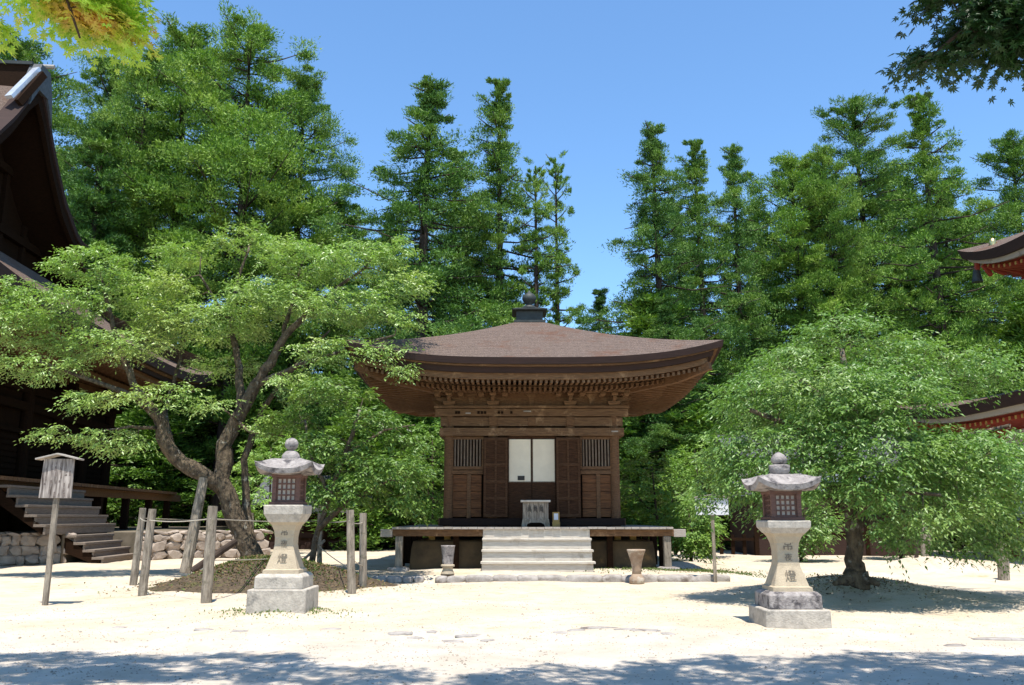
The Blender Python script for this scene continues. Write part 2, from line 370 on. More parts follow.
# ------------------------------------------------------------------ the central hall
HX, HY, HG = .60, 28.65, .13
hall = empty('wooden_hall', (HX, HY, 0), label='old brown wooden temple hall with wide bark pyramid roof in the centre', cat='temple hall')
W0 = 5.33
roof = MB(); pyramid_surface(roof, W0, .42, 5.98, 2.16, .50, .10, 40, 20)
o_roof = roof.build('roof', M_bark_roof, hall, smooth=True)
e = MB(); eave_band(e, W0, 5.985, 5.80, .50, -.004, .03, .30); e.build('roof_edge', M_roof_edge, o_roof)
e = MB(); eave_band(e, W0, 5.80, 5.75, .50, .13, .13, .2); e.build('eave_strip', M_woodh, o_roof)
e = MB(); eave_band(e, W0, 5.752, 5.59, .49, .22, .27, .3); e.build('lower_roof_edge', M_roof_edge, o_roof)
e = MB(); eave_band(e, W0, 5.592, 5.42, .46, .38, .40, .25); e.build('eave_board', M_woodh, o_roof)
# soffit boards
def sof(s, d):      # height of the underside, d = distance inward from the eave
    return 5.47+.075*d+.46*abs(s)**3.2*max(0, 1-d/3.0)
sb = MB()
for k in range(4):
    def fn(u, v):
        s = 2*u-1; d = .45+v*2.4; w_ = W0-d; return rot4((s*w_, -w_, sof(s, d)+.02), k)
    sb.grid(fn, 36, 10)
sb.build('soffit', M_wood, hall)
# rafters: front ones individual, others as one part
def rafter(b, x, tier, k, hw=.036):
    d0, d1, dz, hh = ((.44, 1.5, -.125, .10), (1.30, 2.75, -.27, .11))[tier]
    y0, y1 = W0-d0, max(W0-d1, abs(x)+.04)
    if y0 <= abs(x)+.06: return False
    def z(yy):
        d = W0-yy; return sof(x/max(yy, .01), d)+dz
    n = 3; pts = [(x, -(y0+(y1-y0)*i/n), z(y0+(y1-y0)*i/n)) for i in range(n+1)]
    rg = []
    for p in pts:
        rg.append([rot4((p[0]+a, p[1], p[2]+c), k) for a, c in ((-hw, -hh/2), (hw, -hh/2), (hw, hh/2), (-hw, hh/2))])
    b.rings(rg); return True
st = MB()
xr = [(-4.725+.150*i) for i in range(64)]
for tier in (0, 1):
    for x in xr:
        b = MB()
        if tier == 0:
            if rafter(b, x, 0, 0): b.build('rafter', M_woodh, hall)
        else: rafter(st, x, tier, 0)
        if xr.index(x) % 2 == 0:
            for k in (1, 2, 3): rafter(st, x, tier, k, .05)
tag(st.build('rafters', M_wood, hall), 'rafters under the side and rear eaves', kind='stuff')
e = MB()   # purlin carrying the flying rafters, hip rafters
for k in range(4):
    e.grid(lambda u, v: rot4((((2*u-1)*(W0-1.42)), -(W0-1.42+[0, 0, .1][int(round(v*2))]), sof(2*u-1, 1.42)-.155-[.0, .09, .09][int(round(v*2))]), k), 24, 2)
e.build('rafter_purlin', M_woodh, hall)
for k in range(4):
    b = MB(); c = [rot4((W0-q, -(W0-q), z), k) for q, z in ((.33, 5.80), (1.1, 5.55), (2.9, 5.36))]
    for i in range(2): b.bar(c[i], c[i+1], .16, .22)
    b.build('hip_rafter', M_wood, hall)
# finial
b = MB(); b.sq([(.54, 8.10), (.54, 8.17), (.47, 8.19), (.45, 8.19), (.45, 8.50), (.57, 8.52), (.60, 8.56), (.45, 8.62), (.2, 8.68)])
fb = b.build('roof_finial_base', M_copper, o_roof)
b = MB(); b.lathe([(r_, z_-.28) for r_, z_ in ((.26, 8.96), (.24, 9.02), (.16, 9.08), (.11, 9.12), (.11, 9.15), (.20, 9.2), (.245, 9.30), (.235, 9.40), (.17, 9.48), (.08, 9.53), (.03, 9.60), (.0, 9.64))], 20)
b.build('finial_ball', M_copper, fb, smooth=True)
# body
B = 2.65
b = MB(); b.box(-B+.1, B-.1, -B+.12, B-.1, 1.3, 5.5); b.build('wall', M_dark, hall)
for cx in (-2.52, -1.18, 1.18, 2.52):
    b = MB(); b.lathe([(.14, 1.3), (.14, 5.0)], 16, (cx, -B+.02)); b.build('column', M_wood, hall, smooth=False)
for cx in (-2.52, 2.52):
    for cy in (-.9, .9, 2.55):
        b = MB(); b.lathe([(.14, 1.3), (.14, 5.0)], 12, (cx, cy)); b.build('column', M_wood, hall)
def fbox(name, m, x0, x1, d0, d1, z0, z1, bev=.008, par=hall):
    return MB().box(x0, x1, -B-d1, -B-d0, z0, z1).build(name, m, par, bevel=bev)
fbox('floor_beam', M_darkh, -2.75, 2.75, -.1, .20, 1.36, 1.58)
fbox('head_beam', M_woodh, -2.80, 2.80, -.1, .19, 4.03, 4.27)
fbox('upper_beam', M_woodh, -2.78, 2.78, -.1, .10, 4.33, 4.60)
fbox('upper_beam', M_woodh, -2.95, 2.95, -.1, .13, 4.63, 4.86)
fbox('cap_plate', M_woodh, -2.98, 2.98, -.15, .20, 4.875, 4.95)
for sx_ in (-1, 1):     # side beams
    for z0, z1, t in ((1.36, 1.58, .19), (4.03, 4.27, .17), (4.33, 4.6, .12), (4.63, 4.86, .14)):
        b = MB(); x0, x1 = sorted((sx_*(B-.15), sx_*(B+t-.02))); b.box(x0, x1, -B+.12, B, z0, z1); b.build('side_beam', M_woodh, hall, bevel=.008)
for cx in (-1.18, 1.18, 0): fbox('strut', M_wood, cx-.12, cx+.12, .105, .15, 4.34, 4.60)
# carved marks on the beam
b = MB()
for x_ in (-2.30, -2.22, -1.62, -1.52, -1.42, -1.0, -.9, -.62): b.box(x_-.035, x_+.035, -B-.145, -B-.13, 4.70, 4.78)
b.build('beam_carving', M_dark, hall)
fbox('name_slip', M_weath, -.25, -.02, .131, .145, 4.76, 4.80, 0); fbox('name_slip', M_weath, 2.42, 2.62, .19, .2, 4.14, 4.18, 0)
fbox('name_slip', M_weath, -2.02, -1.86, .131, .145, 4.70, 4.74, 0)
# bracket sets
def bracket(cx, cy=-B, rz=0):
    b = MB()
    def bx(x0, x1, y0, y1, z0, z1): b.box(x0, x1, y0, y1, z0, z1)
    b.sq([(.13, 4.95), (.19, 5.03), (.19, 5.10)])                               # large block
    b.rings([[(-x, -y*.0-.06, z) for x, z in ((.42, 5.16), (.30, 5.10), (-.30, 5.10), (-.42, 5.16), (-.42, 5.22), (.42, 5.22))],
             [(-x, .06, z) for x, z in ((.42, 5.16), (.30, 5.10), (-.30, 5.10), (-.42, 5.16), (-.42, 5.22), (.42, 5.22))]] if False else
            [[(x, yy, z) for x, z in ((-.42, 5.16), (-.30, 5.10), (.30, 5.10), (.42, 5.16), (.42, 5.22), (-.42, 5.22))] for yy in (-.06, .06)])
    b.rings([[(xx, y, z) for y, z in ((-.44, 5.16), (-.32, 5.10), (.1, 5.10), (.1, 5.22), (-.44, 5.22))] for xx in (-.055, .055)])
    for x_, y_ in ((-.36, 0), (0, 0), (.36, 0), (0, -.38)):
        b.sq([(.07, 5.22), (.10, 5.27), (.10, 5.32)], (x_, y_))
    b.rings([[(x, yy, z) for x, z in ((-.42, 5.36), (-.32, 5.32), (.32, 5.32), (.42, 5.36), (.42, 5.41), (-.42, 5.41))] for yy in (-.43, -.33)])
    for x_ in (-.36, .36): b.sq([(.06, 5.22), (.09, 5.27), (.09, 5.318)], (x_, -.38))
    o = b.build('bracket_set', M_woodh, hall, bevel=.006); o.location = (cx, cy, 0); o.rotation_euler = (0, 0, rz); return o
for cx in (-2.52, -1.18, 1.18, 2.52): bracket(cx)
for s_, rz in ((-1, -R(90)), (1, R(90))):
    for cy in (-1.9, -.7, .9, 2.3): bracket(s_*B, cy, rz)
for cx in (-1.85, 0, 1.85):       # intermediate struts between bracket sets
    b = MB(); b.rings([[(cx+x, yy, z) for x, z in ((-.05, 4.95), (.05, 4.95), (.09, 5.2), (.2, 5.34), (-.2, 5.34), (-.09, 5.2))] for yy in (-B-.08, -B)])
    b.build('bracket_strut', M_woodh, hall)
fbox('wall_plate', M_woodh, -3.1, 3.1, .29, .45, 5.32, 5.40)
fbox('bracket_wall', M_wood, -2.6, 2.6, -.1, .03, 4.95, 5.5, 0)
# latticed windows, lower panels
for s_ in (-1, 1):
    xa, xb = (s_*1.52, s_*2.38) if s_ > 0 else (s_*2.38, s_*1.52)
    fr = MB()
    fr.box(xa-.06, xb+.06, -B-.05, -B+.0, 3.93, 4.02); fr.box(xa-.06, xb+.06, -B-.05, -B, 3.02, 3.12)
    fr.box(xa-.06, xa, -B-.05, -B, 3.12, 3.93); fr.box(xb, xb+.06, -B-.05, -B, 3.12, 3.93)
    wn = fr.build('lattice_window', M_wood, hall, bevel=.006)
    sl = MB()
    for i in range(9):
        x_ = xa+.05+(xb-xa-.1)*i/8; sl.bar((x_, -B-.02, 3.12), (x_, -B-.02, 3.93), .034, .034, (1, 1, 0))
    sl.build('slats', M_slat, wn)
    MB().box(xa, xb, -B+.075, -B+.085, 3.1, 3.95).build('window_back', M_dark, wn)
    # lower board panels
    mid = xa+(xb-xa)*.56
    for x0, x1 in ((xa, mid-.06), (mid+.06, xb)):
        b = MB()
        for j in range(5): b.box(x0, x1, -B-.01-.004*(j % 2), -B+.05, 1.62+j*.25, 1.62+j*.25+.24)
        b.build('board_panel', M_panel, hall, bevel=.006)
    fbox('panel_post', M_wood, mid-.06, mid+.06, -.05, .045, 1.58, 2.90)
    fbox('panel_rail', M_wood, xa-.07, xb+.07, -.05, .055, 2.88, 3.0)
    # folded door leaf in front of the inner column
    x0, x1 = (s_*.72, s_*1.46) if s_ > 0 else (s_*1.46, s_*.72)
    d = MB(); d.box(x0, x1, -B-.235, -B-.19, 1.6, 3.98); dl = d.build('folding_door', M_door, hall, bevel=.01)
    r_ = MB()
    for zz in (1.62, 2.12, 2.62, 3.12, 3.88): r_.box(x0+.02, x1-.02, -B-.26, -B-.235, zz, zz+.08)
    for xx in (x0+.02, (x0+x1)/2-.03, x1-.08): r_.box(xx, xx+.06, -B-.262, -B-.236, 1.62, 3.96)
    r_.build('door_rails', M_door2, dl)
# shoji pair
for x0, x1 in ((-.715, -.008), (.008, .715)):
    dd = MB().box(x0, x1, -B-.06, -B-.02, 1.58, 4.02).build('sliding_door', M_door, hall)
    MB().box(x0+.012, x1-.012, -B-.075, -B-.06, 2.64, 3.93).build('door_panel', M_plaster, dd, bevel=.004)
    kb = MB()
    kb.box(x0+.012, x0+.03, -B-.08, -B-.0765, 2.64, 3.93); kb.box(x1-.03, x1-.012, -B-.08, -B-.0765, 2.64, 3.93); kb.box(x0+.03, x1-.03, -B-.08, -B-.0765, 2.64, 2.665)
    kb.build('door_frame', M_slat, dd)
fbox('door_plaque', M_ink, -.43, -.22, .077, .09, 2.70, 2.83, 0)
# stone plinth under the body
M_plinth = mat('clay_plinth', (.10, .068, .034), (.05, .036, .02), 2.5, .9, .4, c3=(.26, .15, .055), scale3=.7, thr3=.6)
b = MB(); b.sq([(3.55, HG-.1), (3.5, .7), (3.46, .92), (3.35, .96), (2.4, .97)]); b.build('plinth', M_plinth, hall)
for s_ in (-1, 1):
    for cx in (2.95, 2.5, 1.2):
        b = MB(); b.box(s_*cx-.09, s_*cx+.09, -B-.45, -B-.27, .93, 1.2); b.build('floor_strut', M_yellow, hall)
    for q in (-2.52, -.85, .85, 2.5):
        b = MB(); b.box(s_*3.9-.1, s_*3.9+.1, q-.1, q+.1, HG, 1.2); b.build('veranda_post', M_dark, hall)
# veranda
VH = 4.0
ver = empty('veranda'); ver.parent = hall
b = MB(); rnd = random.Random(9); x_ = -VH
while x_ < VH-.05:
    wv = rnd.uniform(.19, .28); x1 = min(VH, x_+wv); dz = rnd.uniform(-.004, .004)
    b.box(x_+.004, x1-.004, -VH-.06+rnd.uniform(-.012, .012), -B-.21, 1.275+dz, 1.335+dz); x_ = x1
b.build('deck', M_weath, ver, bevel=.004)
b = MB()
for s_ in (-1, 1):
    y_ = -B-.2
    x0, x1 = sorted((s_*(B+.2), s_*(VH+.04)))
    while y_ < VH: b.box(x0, x1, y_+.004, min(y_+.25, VH)-.004, 1.275, 1.335); y_ += .25
b.build('side_deck', M_weath, ver)
MB().box(-4.32, 4.32, -VH+.06, -VH+.22, 1.08, 1.272).build('veranda_beam', M_woodh, ver, bevel=.01)
for s_ in (-1, 1):
    x0, x1 = sorted((s_*(VH-.22), s_*(VH-.06)))
    MB().box(x0, x1, -VH+.26, VH, 1.08, 1.27).build('veranda_beam', M_wood, ver, bevel=.01)
    MB().box(s_*4.16-.17, s_*4.16+.17, -VH+.04, -VH+.24, 1.06, 1.274).build('beam_end', M_weath, ver, bevel=.01)
    MB().box(s_*3.80-.10, s_*3.80+.10, -VH+.04, -VH+.24, HG+.06, 1.078).build('veranda_post', M_weathv, ver, bevel=.012)
    MB().rock((s_*3.80, -VH+.14, HG+.02), (.30, .26, .09), random.Random(4+s_)).build('post_stone', M_kerb, ver, smooth=True)
    MB().box(s_*2.2-.08, s_*2.2+.08, -VH+.3, -VH+.45, HG, 1.08).build('veranda_post', M_dark, ver)
# steps
b = empty('steps'); b.parent = ver
SX0, SX1 = -1.42, 1.60
rise = (1.335-HG)/4
for i in range(4):
    y0 = -VH-.02-.31*(3-i); z1 = HG+rise*(i+1)
    if i < 3: MB().box(SX0-.03*(3-i)/3, SX1+.06*(3-i)/3, y0-.03, y0+.34, z1-.06, z1).build('tread', M_step, b, bevel=.008)
    MB().box(SX0, SX1, y0+.02, y0+.06, z1-rise+.002, z1-.062).build('riser', M_step, b)
for xs_ in (SX0+.03, SX1-.03): 
    sg = MB()
    for i in range(3): sg.box(xs_-.03, xs_+.03, -VH+.04-.31*(3-i), -VH+.04-.31*(2-i), HG+.002, HG+rise*(i+1)-.063)
    sg.build('stringer', M_weathv, b)

# offering box
ox = at(535.5, 525, 25.25)
box_ = empty('offering_box', (ox.x, 25.25, 1.335), label='grey weathered offering box with pale top on the veranda before the doors', cat='offering box')
b = MB(); b.box(-.37, .37, -.22, .22, .12, .70); b.build('box_body', M_weathv, box_, bevel=.01)
b = MB(); b.box(-.43, .43, -.27, .27, .702, .76); b.build('top_board', M_step, box_, bevel=.008)
b = MB(); b.rings([[(x, yy, z) for x, z in ((-.41, 0), (-.27, 0), (-.24, .08), (-.15, .12), (.15, .12), (.24, .08), (.27, 0), (.41, 0), (.38, .22), (-.38, .22))] for yy in (-.25, -.215)]); b.build('foot_board', M_weathv, box_)
b = MB()
for x0, x1 in ((-.28, -.06), (.06, .28)): b.lathe([(.1, 0), (.1, .01)], 14)
b = MB()
for cx_ in (-.17, 0, .17):
    for a in range(5): b.bar((cx_-.05+.025*a, -.226, .42+.03*math.sin(a)), (cx_-.05+.02*a, -.226, .60-.03*math.cos(a*2)), .012, .01, (0, 1, 0))
b.build('inscription', M_ink, box_)
ss = at(556, 525, 25.2)
sg = empty('small_stand_sign', (ss.x, 25.15, 1.335), label='small ochre stand with a white paper slip beside the offering box', cat='sign')
MB().box(-.11, .11, -.06, .06, 0, .14).build('stand', M_yellow, sg, bevel=.005)
b = MB(); b.add([(-.1, -.02, .14), (.1, -.02, .14), (.1, .02, .14), (-.1, .02, .14), (-.1, .02, .42), (.1, .02, .42), (.1, .05, .42), (-.1, .05, .42)], [(0, 1, 5, 4), (1, 2, 6, 5), (2, 3, 7, 6), (3, 0, 4, 7), (4, 5, 6, 7), (3, 2, 1, 0)]); b.build('board', M_yellow, sg)
MB().box(-.06, .06, -.012, -.004, .2, .38).build('paper', M_white, sg)

# ------------------------------------------------------------------ stone edging before the hall
rnd = random.Random(12)
ed = empty('stone_edging', (0, 0, 0), label='low line of rough grey kerb stones in front of the hall', cat='kerb')
x_ = -3.55
while x_ < 5.2:
    L = rnd.uniform(.5, 1.0) if x_ > -1.3 else rnd.uniform(.25, .5)
    if x_ < -1.3 and rnd.random() < .35: x_ += L*.7; continue
    hh = .13 if x_ > -1.2 else .10
    b = MB(); b.rock((x_+L/2, 22.35+rnd.uniform(-.04, .04)-(.1 if -1.3 < x_ < 1.9 else 0), .05), (L*.52, .17, hh), rnd, 3, .10)
    b.build('stone', M_kerb, ed, smooth=True); x_ += L
# half buried stones along the road edge
rnd = random.Random(21)
st_ = empty('sunken_stones', (0, 0, 0), label='half buried flat stones across the ground at the road edge', cat='stones')
for px_, py_, w_ in [(400, 634, .22), (415, 636, .14), (452, 638, .2), (470, 634, .26), (492, 637, .2), (330, 630, .2), (560, 634, .14), (576, 632, .18), (600, 631, .35), (625, 633, .2), (643, 634, .3), (205, 628, .2), (240, 630, .16), (1000, 636, .5), (120, 624, .15), (955, 640, .2), (668, 637, .12), (432, 632, .1)]:
    p = gp(px_, py_); MB().rock((p.x, p.y, gz(p.x, p.y)-.018), (w_*.8, .09, .035), rnd, 2, .15).build('stone', M_kerb, st_, smooth=True)

# ------------------------------------------------------------------ stone lanterns
def text_mesh(ch, size, parent, loc, m, rx=R(90)):
    cu = bpy.data.curves.new('t', 'FONT'); cu.body = ch; cu.size = size; cu.align_x = 'CENTER'; cu.align_y = 'CENTER'; cu.extrude = .0015
    t = bpy.data.objects.new('t', cu); COL.objects.link(t)
    dg = bpy.context.evaluated_depsgraph_get(); me = bpy.data.meshes.new_from_object(t.evaluated_get(dg))
    bpy.data.objects.remove(t)
    me.name = 'inscription'; me.materials.clear(); me.materials.append(m)
    o = bpy.data.objects.new('inscription', me); COL.objects.link(o); o.parent = parent; o.location = loc; o.rotation_euler = (rx, 0, 0); return o
def lantern(loc, Z, label, chars, rz=0, jewel='ball'):
    """Z: heights of base1 top, base2 top, narrow waist, chamfer bottom, slab bottom, slab top, box top, roof top, neck top, tip"""
    t = empty('stone_lantern', loc, rz, label=label, cat='stone lantern', group='stone lanterns flanking the yard')
    b1, b2, wa, c0, s0, s1, fx, rt, nk, tip = Z
    MB().sq([(.49, -.1), (.485, b1-.012), (.47, b1)], bev=.02).build('base', M_stone, t, bevel=.012)
    MB().sq([(.405, b1), (.40, b2-.05), (.35, b2)], bev=.02).build('plinth', M_stone2 if jewel == 'disc' else M_stone, t, bevel=.012)
    pr = []; zf = b2+.33*(wa-b2)
    pr = [(.305, b2), (.30, b2+.06), (.265, b2+.075), (.175, wa), (.162, wa+.2*(c0-wa)), (.162, wa+.45*(c0-wa)), (.178, wa+.7*(c0-wa)), (.215, wa+.9*(c0-wa)), (.255, c0)]
    sh = MB().sq(pr, bev=.012).build('shaft', M_stoney, t)
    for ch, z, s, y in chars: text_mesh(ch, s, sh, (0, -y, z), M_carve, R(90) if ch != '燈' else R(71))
    MB().sq([(.26, c0), (.33, s0), (.335, s1-.01), (.32, s1)], bev=.01).build('platform', M_stone, t, bevel=.008)
    fb_ = MB().sq([(.265, s1), (.27, s1+.05), (.235, s1+.055), (.235, s1+.06)]); fb_.sq([(.235, fx-.055), (.25, fx-.05), (.25, fx)])
    for sx_ in (-1, 1):
        for sy_ in (-1, 1): fb_.box(min(sx_*.165, sx_*.235), max(sx_*.165, sx_*.235), min(sy_*.165, sy_*.235), max(sy_*.165, sy_*.235), s1+.05, fx-.05)
    fbx = fb_.build('fire_box', M_fire, t, bevel=.005)
    MB().box(-.18, .18, -.18, .18, s1+.06, fx-.056).build('paper_pane', M_pane, fbx)
    la = MB(); z0, z1 = s1+.06, fx-.056
    for k in range(4):
        for i in range(5):
            x_ = -.155+.0775*i; p0, p1 = rot4((x_, -.195, z0), k), rot4((x_, -.195, z1), k); la.bar(p0, p1, .024, .02, rot4((0, 1, 0), k))
            zz = z0+.012+(z1-z0-.024)*i/4; la.bar(rot4((-.165, -.193, zz), k), rot4((.165, -.193, zz), k), .03, .026)
    la.build('lattice', M_fire, fbx)
    # roof
    rb = MB(); E = .49; H = rt-fx
    ridge_ = .05
    for k in range(4):
        def top(u, v):
            s = 2*u-1; w_ = E+(.13-E)*v
            z = fx+.085+(H-.085)*(.30*v+.70*sm(0, .85, v))+.125*abs(s)**2.6*(1-v)**1.3
            return rot4((s*w_, -w_, z), k)
        rb.grid(top, 16, 10)
        rows = [(E, .085, 1), (E-.02, -.0, 1), (.20, -.02, 0)]
        def und(u, v):
            s = 2*u-1; w_, z, c = rows[int(round(v*2))]; return rot4((s*w_, -w_, fx+z+.125*c*abs(s)**2.6), k)
        rb.grid(und, 16, 2)
    rb.box(-.131, .131, -.131, .131, rt-.03, rt+.001)
    ro = rb.build('lantern_roof', M_stone2, t, smooth=False)
    if jewel == 'ball':
        MB().lathe([(.15, rt-.03), (.155, rt), (.16, rt+.04), (.135, rt+.09), (.09, nk-.01), (.06, nk)], 18).build('finial_collar', M_stone2, t, smooth=True)
        r = (tip-nk)/2; MB().lathe([(.03, nk-.01)]+[(r*1.04*math.sin(a*math.pi/12), nk+r-r*math.cos(a*math.pi/12)) for a in range(1, 12)]+[(.005, tip)], 20).build('finial', M_stone2, t, smooth=True)
    else:
        MB().lathe([(.10, rt-.03), (.13, rt+.0), (.155, rt+.05), (.165, nk-.03), (.15, nk-.01), (.08, nk)], 18).build('finial_collar', M_stone2, t, smooth=True)
        h = tip-nk; MB().lathe([(.06, nk-.01), (.10, nk+.01), (.125, nk+.3*h), (.12, nk+.5*h), (.085, nk+.75*h), (.04, nk+.9*h), (.003, tip)], 20).build('finial', M_stone2, t, smooth=True)
    return t
lp = gp(284.5-4, 618); lantern((lp.x-.10, lp.y+.52, 0), (.44, .68, 1.06, 1.52, 1.66, 1.81, 2.33, 2.60, 2.745, 2.97),
    'stone lantern with round ball finial standing by the mossy mound', [('常', 1.36, .15, .178), ('夜', 1.16, .12, .176), ('燈', .92, .17, .226)])
rp = gp(799, 628); lantern((rp.x+.02, rp.y+.52, 0), (.25, .50, .87, 1.36, 1.45, 1.555, 2.016, 2.27, 2.43, 2.63),
    'stone lantern with pointed onion finial standing before the right tree', [('常', 1.18, .19, .178), ('夜', .99, .12, .174), ('燈', .72, .18, .231)], jewel='disc')

# ------------------------------------------------------------------ vases
p = at(446, 576, 22.15)
v1 = empty('stone_vase', (p.x, 22.7, .15), label='grey cylindrical stone vase on a footed base left of the steps', cat='vase')
MB().lathe([(.19, .32), (.185, .36), (.20, .6), (.235, .93), (.25, .97), (.25, 1.0), (.20, 1.0), (.19, .96)], 20).build('vase_body', M_stone2, v1, smooth=True)
MB().lathe([(.24, .02), (.23, .06), (.17, .2), (.18, .26), (.24, .28), (.24, .34), (.19, .36)], 20).build('vase_foot', M_stoney, v1, smooth=True)
p = at(637, 583, 21.9)
v2 = empty('stone_vase', (p.x, 21.9, .0), label='flared reddish stone vase with narrow waist right of the steps', cat='vase')
MB().lathe([(.13, .2), (.12, .34), (.15, .55), (.22, .78), (.25, .84), (.25, .88), (.2, .88), (.18, .82)], 20).build('vase_body', M_terra, v2, smooth=True)
MB().lathe([(.20, .0), (.21, .08), (.20, .14), (.15, .2), (.13, .24)], 20).build('vase_foot', M_terra, v2, smooth=True)

v1.scale = (.74,)*3; v2.scale = (.93,)*3
# ------------------------------------------------------------------ fence posts with ropes round the left tree
rnd = random.Random(31)
posts = [  # bottom px, top px, radius, label
 ((133, 586), (143, 508), .085, 'dark weathered wooden post leaning right, leftmost of the rope fence'),
 ((142, 597), (153, 509), .085, 'pale bleached wooden post in front of the leftmost dark post'),
 ((206, 605), (213, 506), .095, 'thick weathered wooden post nearest the camera left of the lantern'),
 ((319, 573), (320, 513), .075, 'slim greenish wooden post just right of the left lantern'),
 ((352, 594), (350, 510), .085, 'weathered wooden post in the middle right of the rope fence'),
 ((363, 588), (363, 513), .085, 'brown wooden post at the right end of the rope fence'),
 ((251, 560), (252, 513), .075, 'slim wooden post behind the tree trunk and left lantern'),
]
PT = []
for (bx_, by_), (tx_, ty_), r, lb in posts:
    g0 = gp(bx_, by_); h0 = at(tx_, ty_, g0.y-.02)
    d = h0-g0; pts = []
    for i in range(7):
        q = g0+d*(i/6); pts.append((q.x+rnd.uniform(-.008, .008), q.y, q.z-(.15 if i == 0 else 0), r*(1.06-.12*i/6)*rnd.uniform(.96, 1.04)))
    o = MB().tube(pts, 12, .05, rnd).build('fence_post', M_weathv, smooth=False, bevel=0)
    tag(o, lb, 'fence post', 'posts of the rope fence round the left tree')
    PT.append((g0, h0))
def rope(pairs, frac, label, sag=.05):
    b = MB()
    for i, j in pairs:
        a = PT[i][0].lerp(PT[i][1], frac[0]); c = PT[j][0].lerp(PT[j][1], frac[1])
        pts = []
        for k in range(11):
            q = a.lerp(c, k/10); pts.append((q.x, q.y-.09, q.z-sag*4*(k/10)*(1-k/10), .011))
        b.tube(pts, 5)
    tag(b.build('rope', M_rope), label, 'rope', 'ropes strung between the fence posts')
rope([(1, 2), (2, 3), (3, 4), (4, 5), (0, 1), (0, 6)], (.87, .87), 'upper straw rope strung near the tops of the fence posts', .04)
rope([(2, 3), (3, 4), (4, 5)], (.45, .3), 'lower straw rope strung halfway up the fence posts', .04)
# props under the tree limbs
a = gp(185, 573, .12); c = at(204, 478, a.y+.3)
tag(MB().tube([(*(a.lerp(c, k/6)), .155-.025*k/6) for k in range(7)], 12, .05, rnd).build('tree_prop', M_weathv), 'thick leaning wooden prop holding up the low left limb', 'prop')
a = gp(192, 571, .2); c = at(236, 541, a.y+.6)
tag(MB().tube([(*(a.lerp(c, k/6)), .09) for k in range(7)], 10, .08, rnd).build('fallen_pole', M_barkdark), 'dark pole lying aslant on the mossy mound', 'pole')
a = gp(290, 572, .05); c = at(325, 540, a.y+.2)
tag(MB().tube([(*(a.lerp(c, k/6)), .04) for k in range(7)], 8, .08, rnd).build('thin_prop', M_weathv), 'thin slanting pole just behind the left lantern', 'pole')

# ------------------------------------------------------------------ notice boards
p = gp(45, 605.5)
nb = empty('notice_board', (p.x, p.y, 0), R(4), label='weathered roofed wooden notice board on a post at the left', cat='notice board')
MB().box(-.045, .045, -.04, .04, -.1, 2.0).build('post', M_weathv, nb, bevel=.006)
M_stain = mat('faded_ink', (.10, .075, .065), (.22, .18, .155), 25, .95, 0)
M_board = mat('stained_notice_board', (.44, .38, .33), (.05, .035, .028), 1, .9, .3, (17, 1, 2.0), detail=2)
b = MB(); b.add([(-.30, -.075, 1.96), (.30, -.075, 1.96), (.30, -.045, 1.96), (-.30, -.045, 1.96), (-.27, -.075, 2.70), (.29, -.075, 2.70), (.29, -.045, 2.70), (-.27, -.045, 2.70)], [(0, 1, 5, 4), (1, 2, 6, 5), (2, 3, 7, 6), (3, 0, 4, 7), (4, 5, 6, 7), (3, 2, 1, 0)]); b.build('board', M_board, nb, bevel=.004)
MB().box(-.04, .04, -.044, .03, 1.9, 2.7).build('post_top', M_weathv, nb)
b = MB(); rk = random.Random(6)
for cx_ in (-.20, -.11, -.02, .07, .16, .23):
    z_ = 2.64
    while z_ > 2.05:
        L_ = rk.uniform(.03, .12)
        if rk.random() < .75: w_ = rk.uniform(.010, .026); x_ = cx_+rk.uniform(-.015, .015); b.add([(x_-w_, -.0775, z_-L_), (x_+w_, -.0775, z_-L_*.9), (x_+w_*.7, -.0775, z_), (x_-w_*.8, -.0775, z_-.01)], [(0, 1, 2, 3)])
        z_ -= L_+rk.uniform(.0, .03)
b.build('faded_brush_marks', M_stain, nb)
for s_ in (-1, 1):
    MB().bar((0, -.03, 2.79), (s_*.40, -.03, 2.69), .26, .03, (0, 0, 1)).build('roof_board', M_weath, nb, bevel=.004)
p = gp(715.5, 583)
nb = empty('sign_post', (p.x, p.y, 0), R(-6), label='thin grey post with a small white board beside the right tree', cat='sign')
MB().box(-.04, .04, -.035, .035, -.1, 2.05).build('post', M_weathv, nb, bevel=.005)
MB().box(-.42, .40, -.075, -.04, 1.66, 2.08).build('board', M_white, nb, bevel=.004)
b = MB(); b.bar((-.46, -.05, 2.10), (.0, -.05, 2.17), .16, .025); b.bar((0, -.05, 2.17), (.45, -.05, 2.10), .16, .025); b.build('board_roof', M_weath, nb)

# ------------------------------------------------------------------ left stone wall, terrace
rnd = random.Random(8)
def wpt(s): return Vector((-17.5+6.7*s, 30+6*s, 0))
def rubble(b, a, c, h):
    d = (c-a); L = d.length; d.normalize(); nn = Vector((d.y, -d.x, 0))
    z = 0.0
    row = 0
    while z < h-.05:
        hh = min(rnd.uniform(.30, .44), h-z+.04); x = rnd.uniform(-.2, 0)
        while x < L:
            w_ = rnd.uniform(.30, .68); q = a+d*(x+w_/2)+nn*rnd.uniform(-.02, .05)
            dx = Vector((0, 0, 0)); k = len(b.v); b.rock((0, 0, 0), (w_*.51, .22, hh*.53), rnd, 2, .24)
            ro_ = rnd.uniform(-.3, .3)
            for i in range(k, len(b.v)):
                vx, vy, vz = b.v[i]; vx, vz = vx*math.cos(ro_)-vz*math.sin(ro_), vx*math.sin(ro_)+vz*math.cos(ro_)
                pnt = q+d*vx+nn*vy; b.v[i] = (pnt.x, pnt.y, z+hh/2+vz)
            x += w_*.95
        z += hh*.88; row += 1
